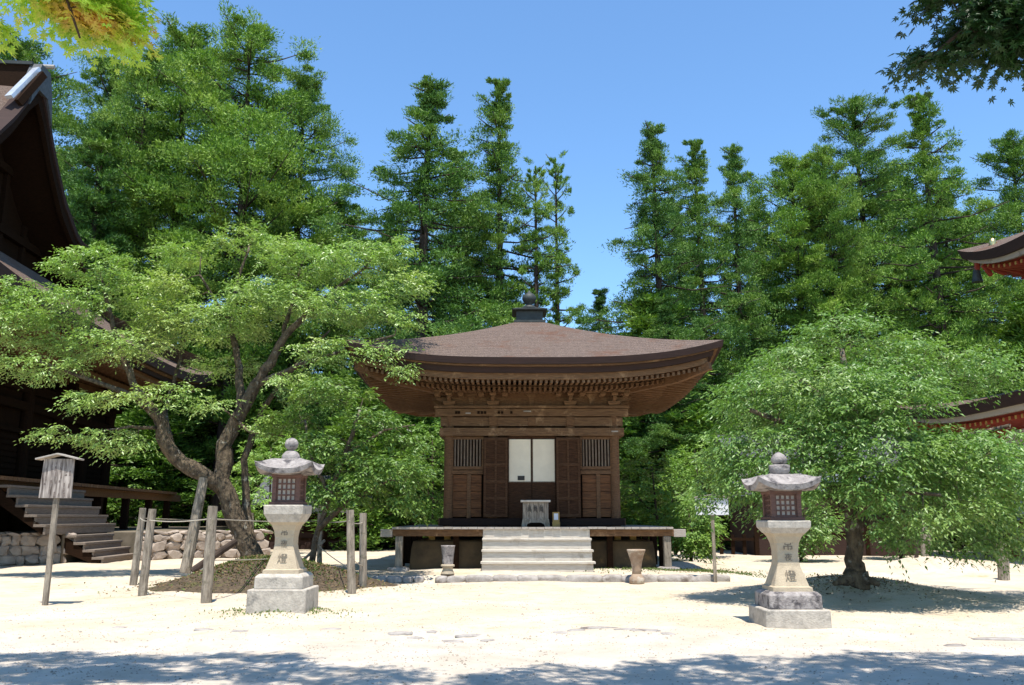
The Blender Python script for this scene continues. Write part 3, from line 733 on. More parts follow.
for a_, c_, lb in ((-.6, .20, 'dry stone retaining wall left of the wooden steps'), (.52, 1.05, 'dry stone retaining wall right of the wooden steps')):
    b = MB(); rubble(b, wpt(a_), wpt(c_), 1.05)
    tag(b.build('stone_wall', M_rock, smooth=False), lb, 'stone wall', 'dry stone walls below the left temple')
b = MB(); q0, q1 = wpt(-1.5), wpt(1.05); nb_ = Vector((-.667, .745, 0))*.12
lc = lambda c, y: Vector((c*math.cos(R(4.55))-y*math.sin(R(4.55)), c*math.sin(R(4.55))+y*math.cos(R(4.55)), 0))
pl = [q0+nb_, wpt(.20)+nb_, lc(-13.42, 32.1), lc(-13.42, 35.95), lc(-11.6, 35.95), wpt(.52)+nb_, q1+nb_, q1+Vector((-8, 9, 0)), Vector((-20, 75, 0)), Vector((-60, 75, 0)), Vector((-60, 20, 0))]
b.rings([[(p.x, p.y, z) for p in pl] for z in (-.1, 1.02)])
M_terr = mat('terrace_earth', (.20, .16, .115), (.11, .09, .06), 2, .95, .5, c3=(.07, .075, .03), scale3=.8)
tag(b.build('terrace', M_terr), 'raised earth terrace under the left temple', kind='structure')

# ------------------------------------------------------------------ left temple
LT = empty('large_temple', (0, 0, 0), R(4.55), label='large dark wooden temple with gabled bark roof at the left edge', cat='temple')
EC, E0, E1, EZ = -14.0, 22.5, 52.5, 8.9
def eup(y): t = abs((y-(E0+E1)/2)/((E1-E0)/2)); return 1.1*t**4
GC, GY, GZ = -19.1, 36.3, 20.7            # gable plane, ridge position, ridge height
def prof(y):        # main roof height by distance from ridge
    return float(np.interp(abs(y-GY), [0, .6, 1.8, 3.4, 5.9, 8.9, 15.6], [20.6, 20.0, 18.3, 16.5, 14.8, 12.8, 9.15]))
def skirt(v, y):     # v 0 at eave .. 1 at gable plane
    return EZ+.28+eup(y)*(1-v)**2+(prof(GY+8.9)-EZ-.3)*(.55*v+.45*v*v)
b = MB()
def fn(u, v):
    half = (E1-E0)/2*(1-v)+8.9*v; y = (E0+E1)/2+(2*u-1)*half; yc = (E0+E1)/2
    return (EC+(GC-EC)*v, y, skirt(v, yc+(y-yc)/(half/15)))
b.grid(fn, 40, 12)
lr = b.build('roof', M_bark_roof, LT, smooth=True)
b = MB()
for sgn in (-1, 1):     # main slopes, with rounded verge
    def fn(u, v):
        y = GY+sgn*(.2+8.7*v); return (GC+.9-.0*u-26*u, y, prof(y)-.5*max(0, 1-u*26/1.2)**2)
    b.grid(fn, 30, 20)
    def fn2(u, v):
        y = GY+sgn*(8.9+(15-8.9)*v-.4); ye = y
        return (GC-26*u+(EC-GC)*v*(1-u), y, prof(y)+.0+(eup(52.5)*v*v if u < .03 else eup(52.5)*v*v*max(0, 1-u*4)**2))
    b.grid(fn2, 30, 10)
b.build('main_slope', M_bark_roof, lr, smooth=True)
b = MB()
for sgn in (-1, 1): b.grid(lambda u, v: (GC+.85-20*u, GY+sgn*8.9*v, prof(GY+sgn*8.9*v)-.62), 10, 20)
b.build('gable_soffit', M_dark, lr)
# bargeboards
for sgn in (-1, 1):
    b = MB(); rg = []
    for i in range(19):
        t = i/18; y = GY+sgn*(.0+5.9*t); z = prof(y)-.02; th = .55-.1*t
        z += .35*sm(.75, 1, t)
        rg.append([(GC+.95, y, z-.45), (GC+.95, y, z-.45-th), (GC+.75, y, z-.45-th), (GC+.75, y, z-.45)])
    b.rings(rg); b.build('bargeboard', M_dark, LT)
    b = MB(); rg = []
    for i in range(19):
        t = i/18; y = GY+sgn*(.0+6.1*t); z = prof(y)+.12+.35*sm(.8, 1, t)
        rg.append([(GC+1.05, y, z-.28), (GC+1.02, y, z-.55), (GC+.3, y, z-.5), (GC+.3, y, z-.2)])
    b.rings(rg); b.build('verge_edge', M_roof_edge, LT)
b = MB(); b.add([(GC-1.2, GY+s*8.9*t, prof(GY+s*8.9*t)-.6) for s, t in [(-1, 1), (-1, .8), (-1, .6), (-1, .4), (-1, .2), (1, 0), (1, .2), (1, .4), (1, .6), (1, .8), (1, 1)]]+[(GC-1.2, GY+8.9, 12), (GC-1.2, GY-8.9, 12)], [tuple(range(13))])
b.build('gable_wall', M_dark, LT)
for k in range(-3, 4):
    y = GY+k*2.1; MB().box(GC-1.19, GC-1.0, y-.13, y+.13, 12.5, prof(y)-.7).build('gable_strut', M_dark, LT)
for zz, q in ((14.2, 6.2), (17.0, 3.2)): MB().box(GC-1.18, GC-.9, GY-q, GY+q, zz, zz+.35).build('gable_beam', M_dark, LT)
# ridge
b = MB(); b.box(GC-25, GC+.6, GY-.45, GY+.45, GZ-.6, GZ+.45); rdg = b.build('ridge', M_dark, LT)
MB().box(GC-25, GC+.75, GY-.55, GY+.55, GZ+.452, GZ+.60).build('ridge_cap', M_copper, rdg)
b = MB(); b.rings([[(xx, GY+y, GZ+z) for y, z in ((-1.05, -1.7), (-.85, -.6), (-.6, .1), (-.4, .55), (.4, .55), (.6, .1), (.85, -.6), (1.05, -1.7), (.4, -.7), (-.4, -.7))] for xx in (GC+.62, GC+1.12)]); b.build('ridge_end_ornament', M_tile, rdg)
b = MB(); b.lathe([(.0, 0), (.10, .0), (.10, 1.5), (0, 1.5)], 12); o = b.build('ridge_pole', M_weath, rdg); o.rotation_euler = (0, R(90), 0); o.location = (GC-.1, GY+.1, GZ+.70)
def loc_(v): c_, s__ = math.cos(R(-4.55)), math.sin(R(-4.55)); return Vector((v.x*c_-v.y*s__, v.x*s__+v.y*c_, v.z))
p0 = loc_(at(37, 69, 34.2)); p1 = loc_(at(9, 97, 33.0))
MB().bar(p0, p1, .34, .16).build('ridge_brace', M_metal, rdg)
MB().bar(p0+Vector((.3, 0, -.25)), p1+Vector((.3, .2, -.15)), .2, .3).build('ridge_brace_side', M_dark, rdg)
# eaves: edge layers, rafters, soffit
def eline(name, m, c, z0, z1, th):
    b = MB(); rg = []
    for i in range(41):
        y = E0+(E1-E0)*i/40; u = eup(y); rg.append([(c, y, EZ+z0+u), (c, y, EZ+z1+u), (c-th, y, EZ+z1+u), (c-th, y, EZ+z0+u)])
    b.rings(rg); b.build(name, m, LT)
eline('roof_edge', M_roof_edge, EC, .29, -.18, .5); eline('eave_strip', M_woodh, EC-.2, -.182, -.26, .4); eline('lower_roof_edge', M_roof_edge, EC-.34, -.262, -.5, .4); eline('eave_board', M_woodh, EC-.5, -.502, -.75, .3)
b = MB(); b.grid(lambda u, v: (EC-.3-4.7*v, E0+.3+(E1-E0-.6)*u, EZ-.58+.11*4.7*v+eup(E0+(E1-E0)*u)*(1-v)), 40, 4); b.build('soffit', M_wood, LT)
for i in range(64):
    y = E0+.6+(E1-E0-1.2)*i/63; u = eup(y)
    for (c0_, c1_, za, zb) in ((EC-.62, EC-2.3, -.74, -.56), (EC-2.0, EC-4.9, -.86, -.52)):
        b_ = MB().bar((c0_, y, EZ+za+u), (c1_, y, EZ+zb+u*.6), .14, .2)
        if i < 50 and True: b_.build('rafter', M_wood, LT)
for c_, z_ in ((EC-2.05, -.99), (EC-4.2, -.9)):
    b = MB()
    for i in range(20):
        ya, yb = E0+1+(E1-E0-2)*i/20, E0+1+(E1-E0-2)*(i+1)/20
        b.bar((c_, ya, EZ+z_+eup(ya)*.8), (c_, yb, EZ+z_+eup(yb)*.8), .26, .3)
    b.build('eave_purlin', M_wood, LT)
# walls and columns
WC = -18.6
MB().box(-40, WC, 26.5, 48.5, 1, EZ+.6).build('wall', M_dark, LT)
for i in range(8):
    y = 26.5+22*i/7
    MB().lathe([(.27, 1), (.27, 7.6)], 14, (WC+.15, y)).build('column', M_dark, LT)
    bb = MB().box(WC-.1, WC+.9, y-.16, y+.16, 7.62, 7.95); bb.box(WC-.1, WC+.5, y-.8, y+.8, 7.3, 7.55); bb.build('bracket_set', M_dark, LT)
for z_, h_, t_ in ((7.0, .4, .3), (6.2, .35, .35), (3.0, .3, .4), (5.2, .2, .25), (8.0, .25, .5)):
    MB().box(WC-.1, WC+t_, 26, 49, z_, z_+h_).build('wall_beam', M_dark, LT)
for i in range(7):
    y = 26.5+22*(i+.5)/7
    pb = MB()
    for j in range(7): pb.box(WC+.0, WC+.09, y-1.25, y+1.25, 3.4+j*.25, 3.4+j*.25+.2)
    pb.build('wall_panel', M_dark, LT)
# veranda
VC = -15.0
lv = empty('veranda'); lv.parent = LT
MB().box(WC, VC, 24, 50, 2.88, 2.98).build('deck', M_wood, lv)
b = MB()
for i in range(86): b.box(VC+.0, VC+.06, 24+.302*i, 24+.302*i+.28, 2.86, 2.99)
b.build('deck_edge', M_woodh, lv)
MB().box(VC-.45, VC-.2, 24, 51.5, 2.5, 2.86).build('veranda_beam', M_wood, lv)
for y in (24.5, 27.5, 36.6, 40, 43.3, 46.6, 49.6): MB().box(VC-.5, VC-.2, y-.14, y+.14, .9, 2.5).build('veranda_post', M_dark, lv)
# stairs up to veranda and down to the yard
def stair(name, n, c_top, c_bot, ya, yb, z_top, z_bot, m, label=None, par=None):
    s = empty(name); s.parent = par
    for i in range(n):
        c_ = c_top+(c_bot-c_top)*(i+1)/n; z = z_top+(z_bot-z_top)*(i+1)/(n)
        MB().box(c_-.42, c_, ya, yb, z-.09+.22, z+.22).build('tread', m, s, bevel=.01)
        MB().box(c_-.10, c_-.03, ya+.05, yb-.05, z-.12, z-.09+.215).build('riser', m, s)
    for y in (ya+.1, yb-.1):
        b = MB(); b.rings([[(c_top-.4, yy, z_top+.1), (c_top-.4, yy, z_top-.5), (c_bot-.15, yy, z_bot-.1), (c_bot-.15, yy, z_bot+.12)] for yy in (y-.05, y+.05)]); b.build('stringer', M_dark, s)
    return s
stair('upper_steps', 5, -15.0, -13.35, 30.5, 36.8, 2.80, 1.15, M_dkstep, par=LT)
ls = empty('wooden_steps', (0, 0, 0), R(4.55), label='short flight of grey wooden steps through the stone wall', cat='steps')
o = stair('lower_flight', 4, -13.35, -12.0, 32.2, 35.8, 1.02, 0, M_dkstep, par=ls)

# ------------------------------------------------------------------ right building: two red-eaved tiers
def tier_roof(b, hw, z, H, up, name, par, top=1.2):
    rf = MB(); pyramid_surface(rf, hw, top, z, H, up, .25, 30, 12); ro = rf.build(name, M_bark_roof, par, smooth=True)
    e = MB(); eave_band(e, hw, z+.005, z-.42, up, 0, .12, .4); e.build('roof_edge', M_roof_edge, ro)
    e = MB(); eave_band(e, hw, z-.42, z-.62, up, .25, .32, .3); e.build('eave_board', M_weath, ro)
    e = MB(); 
    for k in range(4):
        e.grid(lambda u, v: rot4(((2*u-1)*(hw-.5-v*2.6), -(hw-.5-v*2.6), z-.63+.1*v+up*abs(2*u-1)**3.2*(1-v)), k), 24, 4)
    e.build('soffit', M_red, ro)
    rr = MB(); tp = MB(); n = int(hw*2/.42)
    for k in range(4):
        for i in range(n+1):
            x = -hw+.5+(2*hw-1)*i/n; s = x/(hw-.5); u = up*abs(s)**3.2
            y1 = max(hw-2.8, abs(x)); rr.bar(rot4((x, -(hw-.6), z-.78+u), k), rot4((x, -y1+.01, z-.72+u*.3), k), .14, .16)
            tp.add([rot4((x+a, -(hw-.585), z-.78+u+c), k) for a, c in ((-.06, -.07), (.06, -.07), (.06, .07), (-.06, .07))]+[rot4((x+a, -(hw-.61), z-.78+u+c), k) for a, c in ((-.06, -.07), (.06, -.07), (.06, .07), (-.06, .07))], [(0, 1, 2, 3), (4, 7, 6, 5), (0, 4, 5, 1), (2, 6, 7, 3), (1, 5, 6, 2), (0, 3, 7, 4)])
    rr.build('rafters', M_red, ro); tag(tp.build('rafter_caps', M_yellow, ro), 'small ochre end caps of the red rafters', kind='stuff')
    return ro
pg = empty('red_pagoda', (27, 31, 0), label='vermilion two storey pagoda with bark roofs at the right edge', cat='pagoda')
tier_roof(None, 6.5, 12.7, 2.7, .95, 'upper_roof', pg); tier_roof(None, 9.05, 6.0, 1.3, .8, 'lower_roof', pg, 4.2)
MB().box(-5.8, 5.8, -5.8, 5.8, 0, 5.9).build('lower_wall', M_white, pg); MB().box(-3.6, 3.6, -3.6, 3.6, 6, 12.6).build('upper_wall', M_white, pg)
for x in (-5.8, -2, 2, 5.8):
    for y in (-5.8, -2, 2, 5.8):
        if max(abs(x), abs(y)) > 5: MB().lathe([(.28, 0), (.28, 5.6)], 12, (x, y)).build('column', M_red, pg)
for z_ in (1.2, 3.4, 5.2): MB().sq([(5.95, z_), (5.95, z_+.3)]).build('beam', M_red, pg)
for z_ in (9, 11.3): MB().sq([(3.75, z_), (3.75, z_+.35)]).build('beam', M_red, pg)
b = MB(); b.lathe([(.0, 17.0), (.7, 17.0), (.5, 17.4), (.15, 17.5), (.15, 21), (0, 21.4)], 12); b.build('spire', M_gold, pg)
bl = MB(); bl.lathe([(.03, 0), (.03, -.35), (.14, -.4), (.2, -.8), (.24, -.95), (0, -.95)], 12)
for k in range(4):
    c = rot4((6.0, -6.0, 12.95), k); o = bl.build('wind_bell', M_copper, pg) if k == 0 else o.copy()
    if k: COL.objects.link(o)
    o.location = c
gb = MB().lathe([(.0, 0), (.22, .05), (.28, .25), (.2, .42), (.12, .5), (.17, .62), (.1, .78), (0, .86)], 14)
o = gb.build('ridge_ornament', M_gold, pg, smooth=True); o.location = (-5.7, 5.0, 12.9)
o2 = o.copy(); COL.objects.link(o2); o2.location = (5.7, 5.0, 12.9)

# ------------------------------------------------------------------ small buildings behind the trees
def storehouse(loc, sx_, sy_, h, label, rz=0):
    s = empty('storehouse', loc, rz, label=label, cat='storehouse')
    MB().box(-sx_, sx_, -sy_, sy_, 0, h).build('wall', M_white, s)
    b = MB(); b.rings([[(x, y, z) for x, z in ((-sx_-.7, h-.1), (-sx_-.7, h+.05), (0, h+1.5), (sx_+.7, h+.05), (sx_+.7, h-.1), (0, h+1.25))] for y in (-sy_-.6, sy_+.6)])
    # ridge runs left-right
    o = b.build('roof', M_tile, s); o.rotation_euler = (0, 0, R(90)); o.scale = (sy_/sx_, sx_/sy_, 1)
    for x in (-sx_*.62, 0, sx_*.62):
        w = MB().box(x-.42, x+.42, -sy_-.03, -sy_+.01, h*.42, h*.80).build('window', M_dark, s)
        MB().box(x-.5, x+.5, -sy_-.08, -sy_-.031, h*.38, h*.418).build('sill', M_dark, w)
    MB().box(-sx_-.02, sx_+.02, -sy_-.02, sy_+.02, 0, h*.66).build('board_wall', M_roof_edge, s)
    b = MB()
    for x in (-sx_, -sx_*.33, sx_*.33, sx_): b.box(x-.09, x+.09, -sy_-.05, -sy_-.003, 0, h-.1)
    b.box(-sx_, sx_, -sy_-.045, -sy_-.004, h*.2, h*.26); b.build('timber_frame', M_dark, s)
    return s
storehouse((14.2, 40, 0), 3.6, 2.2, 3.9, 'white walled storehouse glimpsed behind the right tree')
storehouse((-10.2, 46, 0), 2.2, 1.6, 2.3, 'low white walled shed glimpsed behind the left lantern')
# dark picket fence far right
pf = empty('picket_fence', (0, 0, 0), label='low dark picket fence across the yard behind the right lantern', cat='fence')
rnd = random.Random(77)
for i in range(44):
    x = 4.6+i*.50; MB().box(x-.07, x+.07, 37.9, 38.02, -.05, .85+rnd.uniform(-.04, .04)).build('picket', M_dark, pf)
MB().box(4.5, 26.2, 37.82, 37.9, .62, .74).build('rail', M_dark, pf)
# sticks and stakes near the gravel heap
for (bx_, by_), (tx_, ty_), r, lb in [((1004, 580), (1002, 540), .14, 'squat pale wooden stake at the far right'), ((916, 572), (917, 540), .06, 'thin dark stake beside the gravel heap'), ((925, 566), (924, 512), .12, 'pale stake rising behind the gravel heap'), ((473+450, 566), (932, 520), .10, 'brown stake behind the gravel heap, right of the pale one')]:
    g0 = gp(bx_, by_); h0 = at(tx_, ty_, g0.y)
    tag(MB().tube([(*(g0.lerp(h0, k/5)), r*random.Random(k).uniform(.95, 1.05)) for k in range(6)], 10).build('stake', M_weathv if 'pale' in lb else M_barkdark), lb, 'stake')

#TREES
# ------------------------------------------------------------------ broadleaf trees
def px_r(px, Y): return px/F*Y*1.02
def broadleaf(name, limbs, lobes, n_t, seed, leaf_m, leaf=(.10, .04), twigs=5, per=7, label='', cat='tree', bark=M_treebark, tw=(.3, .6), star=False, droop=.35, flat=.25, center=None, group=None, trunk_n=12):
    rs = np.random.RandomState(seed); rnd = random.Random(seed)
    base = Vector(limbs[0][0][:3]); root = empty(name, base, label=label, cat=cat, group=group)
    B0 = np.array(base)
    t = MB(); nodes = []
    for L in limbs:
        pts = []
        for i in range(len(L)-1):
            n = max(2, int((Vector(L[i+1][:3])-Vector(L[i][:3])).length/.25))
            for k in range(n):
                q = np.array(L[i])*(1-k/n)+np.array(L[i+1])*(k/n)
                if 0 < len(pts): q[:3] += rs.normal(0, min(.03, q[3]*.16), 3); q[3] *= rs.uniform(.95, 1.07)
                pts.append(q)
        pts.append(np.array(L[-1]))
        t.tube([(p[0]-B0[0], p[1]-B0[1], p[2]-B0[2], p[3]) for p in pts], trunk_n if L[0][3] > .1 else 7, .12, rnd)
        nodes += [(p[:3], p[3]) for p in pts[1:] if p[3] < .22]
    NP = np.array([n[0] for n in nodes]); NR = np.array([n[1] for n in nodes])
    # targets
    wts = np.array([l[6] if len(l) > 6 else l[3]*l[4]*l[5] for l in lobes]); wts = wts/wts.sum()
    tg = []
    for l, w_ in zip(lobes, wts):
        n = max(3, int(n_t*w_)); d = nrm(rs.normal(size=(n, 3))); r = rs.uniform(.35, 1, (n, 1))**.45
        tg.append(np.array(l[:3])+d*r*np.array(l[3:6]))
    T = np.concatenate(tg)
    C = np.array(center) if center is not None else T.mean(0)
    br = t
    order = np.argsort([np.min(((NP-p)**2).sum(1)) for p in T]); dirs = np.zeros_like(T)
    cap = len(T)*3+len(NP); NPA = np.zeros((cap, 3)); NRA = np.zeros(cap); m = len(NP); NPA[:m] = NP; NRA[:m] = NR
    for oi in order:
        p = T[oi]; dd = ((NPA[:m]-p)**2).sum(1)+((np.maximum(0, NPA[:m, 2]-p[2]))**2)*2; j = int(np.argmin(dd)); a = NPA[j]; r0 = min(NRA[j]*.75, .012 if star else .026)
        L = np.linalg.norm(p-a); mid = a*.5+p*.5+np.array([0, 0, .12*L])+rs.normal(0, .04*L, 3)
        q1 = a*.25+mid*.5+p*.25
        br.tube([(*(a-B0), r0), (*(q1-B0), r0*.7), (*(p-B0), max(.005, r0*.42))], 4)
        if m+2 < cap:
            NPA[m] = q1; NRA[m] = max(.010, r0*.75); NPA[m+1] = p; NRA[m+1] = max(.008, r0*.5); m += 2
        dirs[oi] = p-a
    br.build('trunk', bark, root, smooth=True)
    # leaves
    out = T-C; out[:, 2] *= .3; base_dir = nrm(nrm(dirs)*.6+nrm(out)*.7+rs.normal(0, .2, T.shape)); base_dir[:, 2] *= .4; base_dir = nrm(base_dir)
    P = []; D = []; U = []
    up = np.array([0, 0, 1.])
    for k in range(twigs):
        ang = rs.uniform(-1.35, 1.35, len(T)); c, s = np.cos(ang), np.sin(ang)
        d = np.stack([base_dir[:, 0]*c-base_dir[:, 1]*s, base_dir[:, 0]*s+base_dir[:, 1]*c, base_dir[:, 2]+rs.normal(0, flat, len(T))], 1); d = nrm(d)
        L = rs.uniform(tw[0], tw[1], (len(T), 1)); side = nrm(np.cross(d, up))
        for i in range(per):
            f = (i+.6)/per; sg = 1 if i % 2 else -1
            pos = T+d*L*f-up*droop*L*f*f+rs.normal(0, .012, T.shape)
            ld = d*(.55 if i < per-1 else 1.2)+side*sg*.75+rs.normal(0, .22, T.shape)-up*(droop+.15)
            P.append(pos); D.append(nrm(ld)); n_ = up+rs.normal(0, .45, T.shape)+d*.25; U.append(nrm(n_))
    P = np.concatenate(P); D = np.concatenate(D); U = np.concatenate(U)
    N = len(P); Lf = (leaf[0]*rs.uniform(.7, 1.25, (N, 1))); S = nrm(np.cross(D, U)); U2 = np.cross(S, D)
    P = P-B0
    if not star:
        Wd = leaf[1]*Lf/leaf[0]
        V = np.stack([P, P+D*Lf*.42+S*Wd/2+U2*Wd*.22, P+D*Lf, P+D*Lf*.42-S*Wd/2+U2*Wd*.22], 1)
        fast_mesh('crown', V, 4, [(0, 1, 2), (0, 2, 3)], leaf_m, root)
    else:
        vs_ = []; c = P+D*Lf*.3; vs_.append(c); tri = []
        angs = [-130, -88, -44, 0, 44, 88, 130]; lens = [.42, .75, .95, 1.1, .95, .75, .42]
        for j, (a, ln) in enumerate(zip(angs, lens)):
            a0, a1, a2 = R(a-20), R(a), R(a+20)
            for aa, q in ((a0, .32), (a1, ln*.75), (a2, .32)):
                vs_.append(c+(D*math.cos(aa)+S*math.sin(aa))*Lf*q-U2*Lf*.12*(q > .3))
            tri += [(0, 1+3*j, 2+3*j), (0, 2+3*j, 3+3*j)]
        fast_mesh('crown', np.stack(vs_, 1), 22, tri, leaf_m, root)
    return root

L_left = leaf_mat('yellow_green_leaf', (.29, .375, .115), (.165, .265, .065), (.33, .38, .12), .22, .38, .5)
L_right = leaf_mat('fresh_green_leaf', (.25, .365, .095), (.125, .225, .050), (.30, .39, .12), .24, .40, .42)
L_mid = leaf_mat('bright_green_leaf', (.16, .25, .045), (.055, .115, .022), (.22, .29, .06), .18, .45, .4)
L_maple_y = leaf_mat('yellow_orange_maple_leaf', (.42, .49, .09), (.28, .39, .07), (.66, .30, .12), .45, .5, .3, 1.3)
L_maple_g = leaf_mat('shade_darkened_maple_leaf', (.03, .07, .016), (.02, .05, .014), (.05, .07, .018), .2, .5, .3)  # green darkened in the colour to stand for backlit, shaded leaves

def lim(Y, pts):   # pts: (px, py, radius, dY)
    return [(*at(x, y, Y+dy), r) for x, y, r, dy in pts]
YL = 17.6
b0 = gp(251, 562, .38); YL = b0.y
left_limbs = [
 lim(YL, [(259, 572, .46, .1), (255, 560, .34, 0), (245, 540, .27, 0), (233, 512, .25, 0), (222, 480, .25, 0), (225, 445, .21, .1), (235, 422, .19, .2), (250, 394, .17, .2), (270, 362, .13, .1), (290, 330, .10, 0), (325, 297, .06, -.1), (365, 268, .035, -.2)]),
 lim(YL, [(224, 490, .22, 0), (203, 473, .22, -.2), (183, 464, .21, -.3), (168, 447, .20, -.4), (161, 426, .17, -.45), (150, 407, .14, -.5), (136, 388, .11, -.6), (118, 345, .08, -.7), (108, 305, .05, -.8), (100, 272, .03, -.9)]),
 lim(YL, [(256, 562, .20, .3), (248, 530, .14, .35), (246, 500, .12, .4), (243, 460, .10, .5), (262, 410, .08, .8), (300, 360, .05, 1.0), (330, 330, .03, 1.1)]),
 lim(YL, [(240, 412, .14, .2), (240, 375, .11, .5), (232, 330, .08, .9), (236, 285, .05, 1.1), (250, 245, .03, 1.2)]),
 lim(YL, [(258, 384, .11, .2), (298, 366, .07, -.3), (345, 350, .05, -.8), (395, 335, .03, -1.2)]),
 lim(YL, [(152, 410, .11, -.5), (125, 392, .07, -1), (85, 378, .05, -1.4), (40, 362, .03, -1.7)]),
 lim(YL, [(172, 452, .09, -.3), (165, 412, .07, .6), (180, 360, .05, 1.1), (185, 310, .03, 1.4)]),
 lim(YL, [(160, 428, .06, -.4), (130, 427, .04, -1), (95, 432, .025, -1.5)]),
 lim(YL, [(280, 346, .08, .1), (290, 310, .06, .4), (300, 270, .03, .6)]),
 lim(YL, [(256, 564, .26, .1), (275, 572, .15, -.2), (292, 584, .07, -.4)]),
 lim(YL, [(250, 564, .22, .1), (225, 574, .14, -.4), (200, 586, .07, -.8)]),
 lim(YL, [(236, 330, .06, .9), (215, 300, .04, .3), (200, 275, .03, -.2)]),
 lim(YL, [(236, 420, .06, .2), (250, 432, .04, -.6), (285, 436, .02, -1.0)]),
]
def lob(Y, L, cut=9, kz=.88): return [(*at(x, y, Y+dy), px_r(max(8, rx-cut), Y), max(.3, ry_-.2), px_r(max(5, (rz_-2)*kz), Y), rx*rz_*ry_) for x, y, rx, rz_, dy, ry_ in L]
left_lobes = lob(YL, [(95, 265, 48, 20, -.8, 1.0), (60, 305, 62, 22, -1.2, 1.2), (25, 325, 45, 25, -1.4, 1.0), (150, 290, 60, 22, -.2, 1.4), (185, 255, 38, 16, .5, 1.0), (250, 242, 44, 17, 1.0, 1.0),
 (300, 262, 50, 25, .4, 1.3), (355, 262, 40, 22, -.2, 1.1), (392, 250, 28, 18, -.2, .8), (405, 285, 32, 16, -.6, .8), (400, 320, 28, 12, -1, .8), (345, 305, 60, 20, -.5, 1.3), (270, 300, 60, 22, .2, 1.6), (200, 325, 75, 22, .3, 1.8),
 (110, 345, 70, 18, -.8, 1.3), (45, 365, 50, 16, -1.5, .9), (95, 398, 45, 12, -1.5, .7), (70, 432, 45, 9, -1.6, .6), (120, 440, 40, 14, -1.2, .7), (165, 395, 40, 14, -1.2, .6), (335, 350, 55, 14, -1.0, .9), (385, 350, 35, 10, -1.3, .6), (230, 365, 45, 12, .8, .8), (290, 395, 30, 12, .8, .6), (215, 405, 30, 10, -1.0, .6), (265, 430, 26, 8, -1.0, .5), (300, 380, 40, 12, -1.1, .8), (400, 372, 26, 8, -1.2, .6), (20, 285, 30, 10, -1.4, .6)])
broadleaf('spreading_tree', left_limbs, left_lobes, 1900, 11, L_left, (.115, .042), 5, 7, 'old spreading tree with gnarled forked trunk and pale leaves on the mossy mound', center=at(215, 400, YL))
# a few withered pinkish leaf clusters
rb = gp(856, 585, .30); YR = rb.y
right_limbs = [
 lim(YR, [(857, 583, .27, .05), (856.5, 576, .20, 0), (856, 568, .175, 0), (855, 560, .16, 0), (853, 520, .15, 0), (851, 480, .14, 0), (849, 440, .11, .1), (846, 395, .09, .2), (842, 350, .05, .2)]),
 lim(YR, [(856, 574, .14, 0), (866, 580, .10, -.15), (880, 585, .04, -.3)]),
 lim(YR, [(856, 574, .14, 0), (846, 580, .10, -.15), (834, 584, .04, -.25)]),
 lim(YR, [(853, 500, .11, 0), (885, 478, .10, -.3), (925, 455, .07, -.6), (970, 435, .045, -.8), (1010, 425, .03, -1)]),
 lim(YR, [(851, 480, .12, 0), (825, 455, .09, -.4), (790, 425, .06, -.8), (750, 410, .04, -1)]),
 lim(YR, [(850, 455, .10, .1), (880, 410, .07, .6), (920, 375, .04, 1)]),
 lim(YR, [(853, 510, .10, 0), (815, 492, .07, .5), (770, 482, .045, .8), (725, 478, .03, .9)]),
 lim(YR, [(854, 525, .10, 0), (895, 512, .07, .8), (945, 500, .05, 1.6), (1000, 495, .03, 2.2)]),
 lim(YR, [(849, 440, .09, .1), (825, 400, .06, 1), (790, 370, .04, 1.5)]),
 lim(YR, [(854, 520, .08, 0), (875, 500, .06, -1), (905, 492, .04, -1.8), (940, 495, .03, -2.2)]),
]
right_lobes = lob(YR, [(835, 335, 48, 20, .3, 1.4), (785, 362, 40, 18, .2, 1.4), (890, 358, 55, 22, .4, 1.6), (950, 372, 50, 20, 0, 1.5), (1000, 372, 30, 15, 0, 1.0), (750, 400, 42, 22, -.2, 1.5), (820, 395, 70, 26, -.6, 1.8), (880, 400, 60, 26, -.8, 1.8), (930, 440, 40, 14, -.8, 1.2), (990, 440, 40, 12, -.5, 1.3), (1050, 450, 50, 22, 0, 1.5),
 (728, 448, 36, 22, -.2, 1.3), (780, 450, 60, 25, -.8, 1.5), (870, 450, 70, 25, -1.2, 1.5), (955, 460, 65, 25, -1, 1.5), (1020, 480, 45, 25, -.8, 1.3), (712, 492, 26, 18, .0, 1.0), (765, 500, 36, 14, .6, 1.2), (905, 500, 50, 20, 1.2, 1.5), (960, 512, 55, 20, .6, 1.3), (1010, 530, 40, 18, .4, 1.0), (900, 530, 34, 14, -.6, .9), (960, 545, 50, 12, .2, 1.0), (1015, 548, 30, 10, .2, .8), (800, 520, 30, 14, 1.2, .8), (820, 500, 30, 14, -1.6, .7), (905, 505, 50, 16, -1.8, .7), (960, 500, 40, 16, -1.6, .8), (895, 490, 40, 20, -.6, 1), (800, 470, 40, 15, 1.8, 1.0), (925, 470, 50, 15, 2.2, 1.0), (800, 425, 60, 22, .6, 1.6), (850, 475, 60, 20, -1.6, 1.2), (845, 420, 60, 25, -1.4, 1.2), (880, 380, 60, 22, -.4, 1.4), (750, 475, 40, 18, -.6, 1.1), (970, 480, 50, 22, -1.4, 1.0)], 12, 1.12)
broadleaf('rounded_tree', right_limbs, right_lobes, 2150, 23, L_right, (.105, .038), 5, 7, 'dense rounded green tree with straight trunk behind the right lantern', center=at(860, 470, YR), droop=.45)
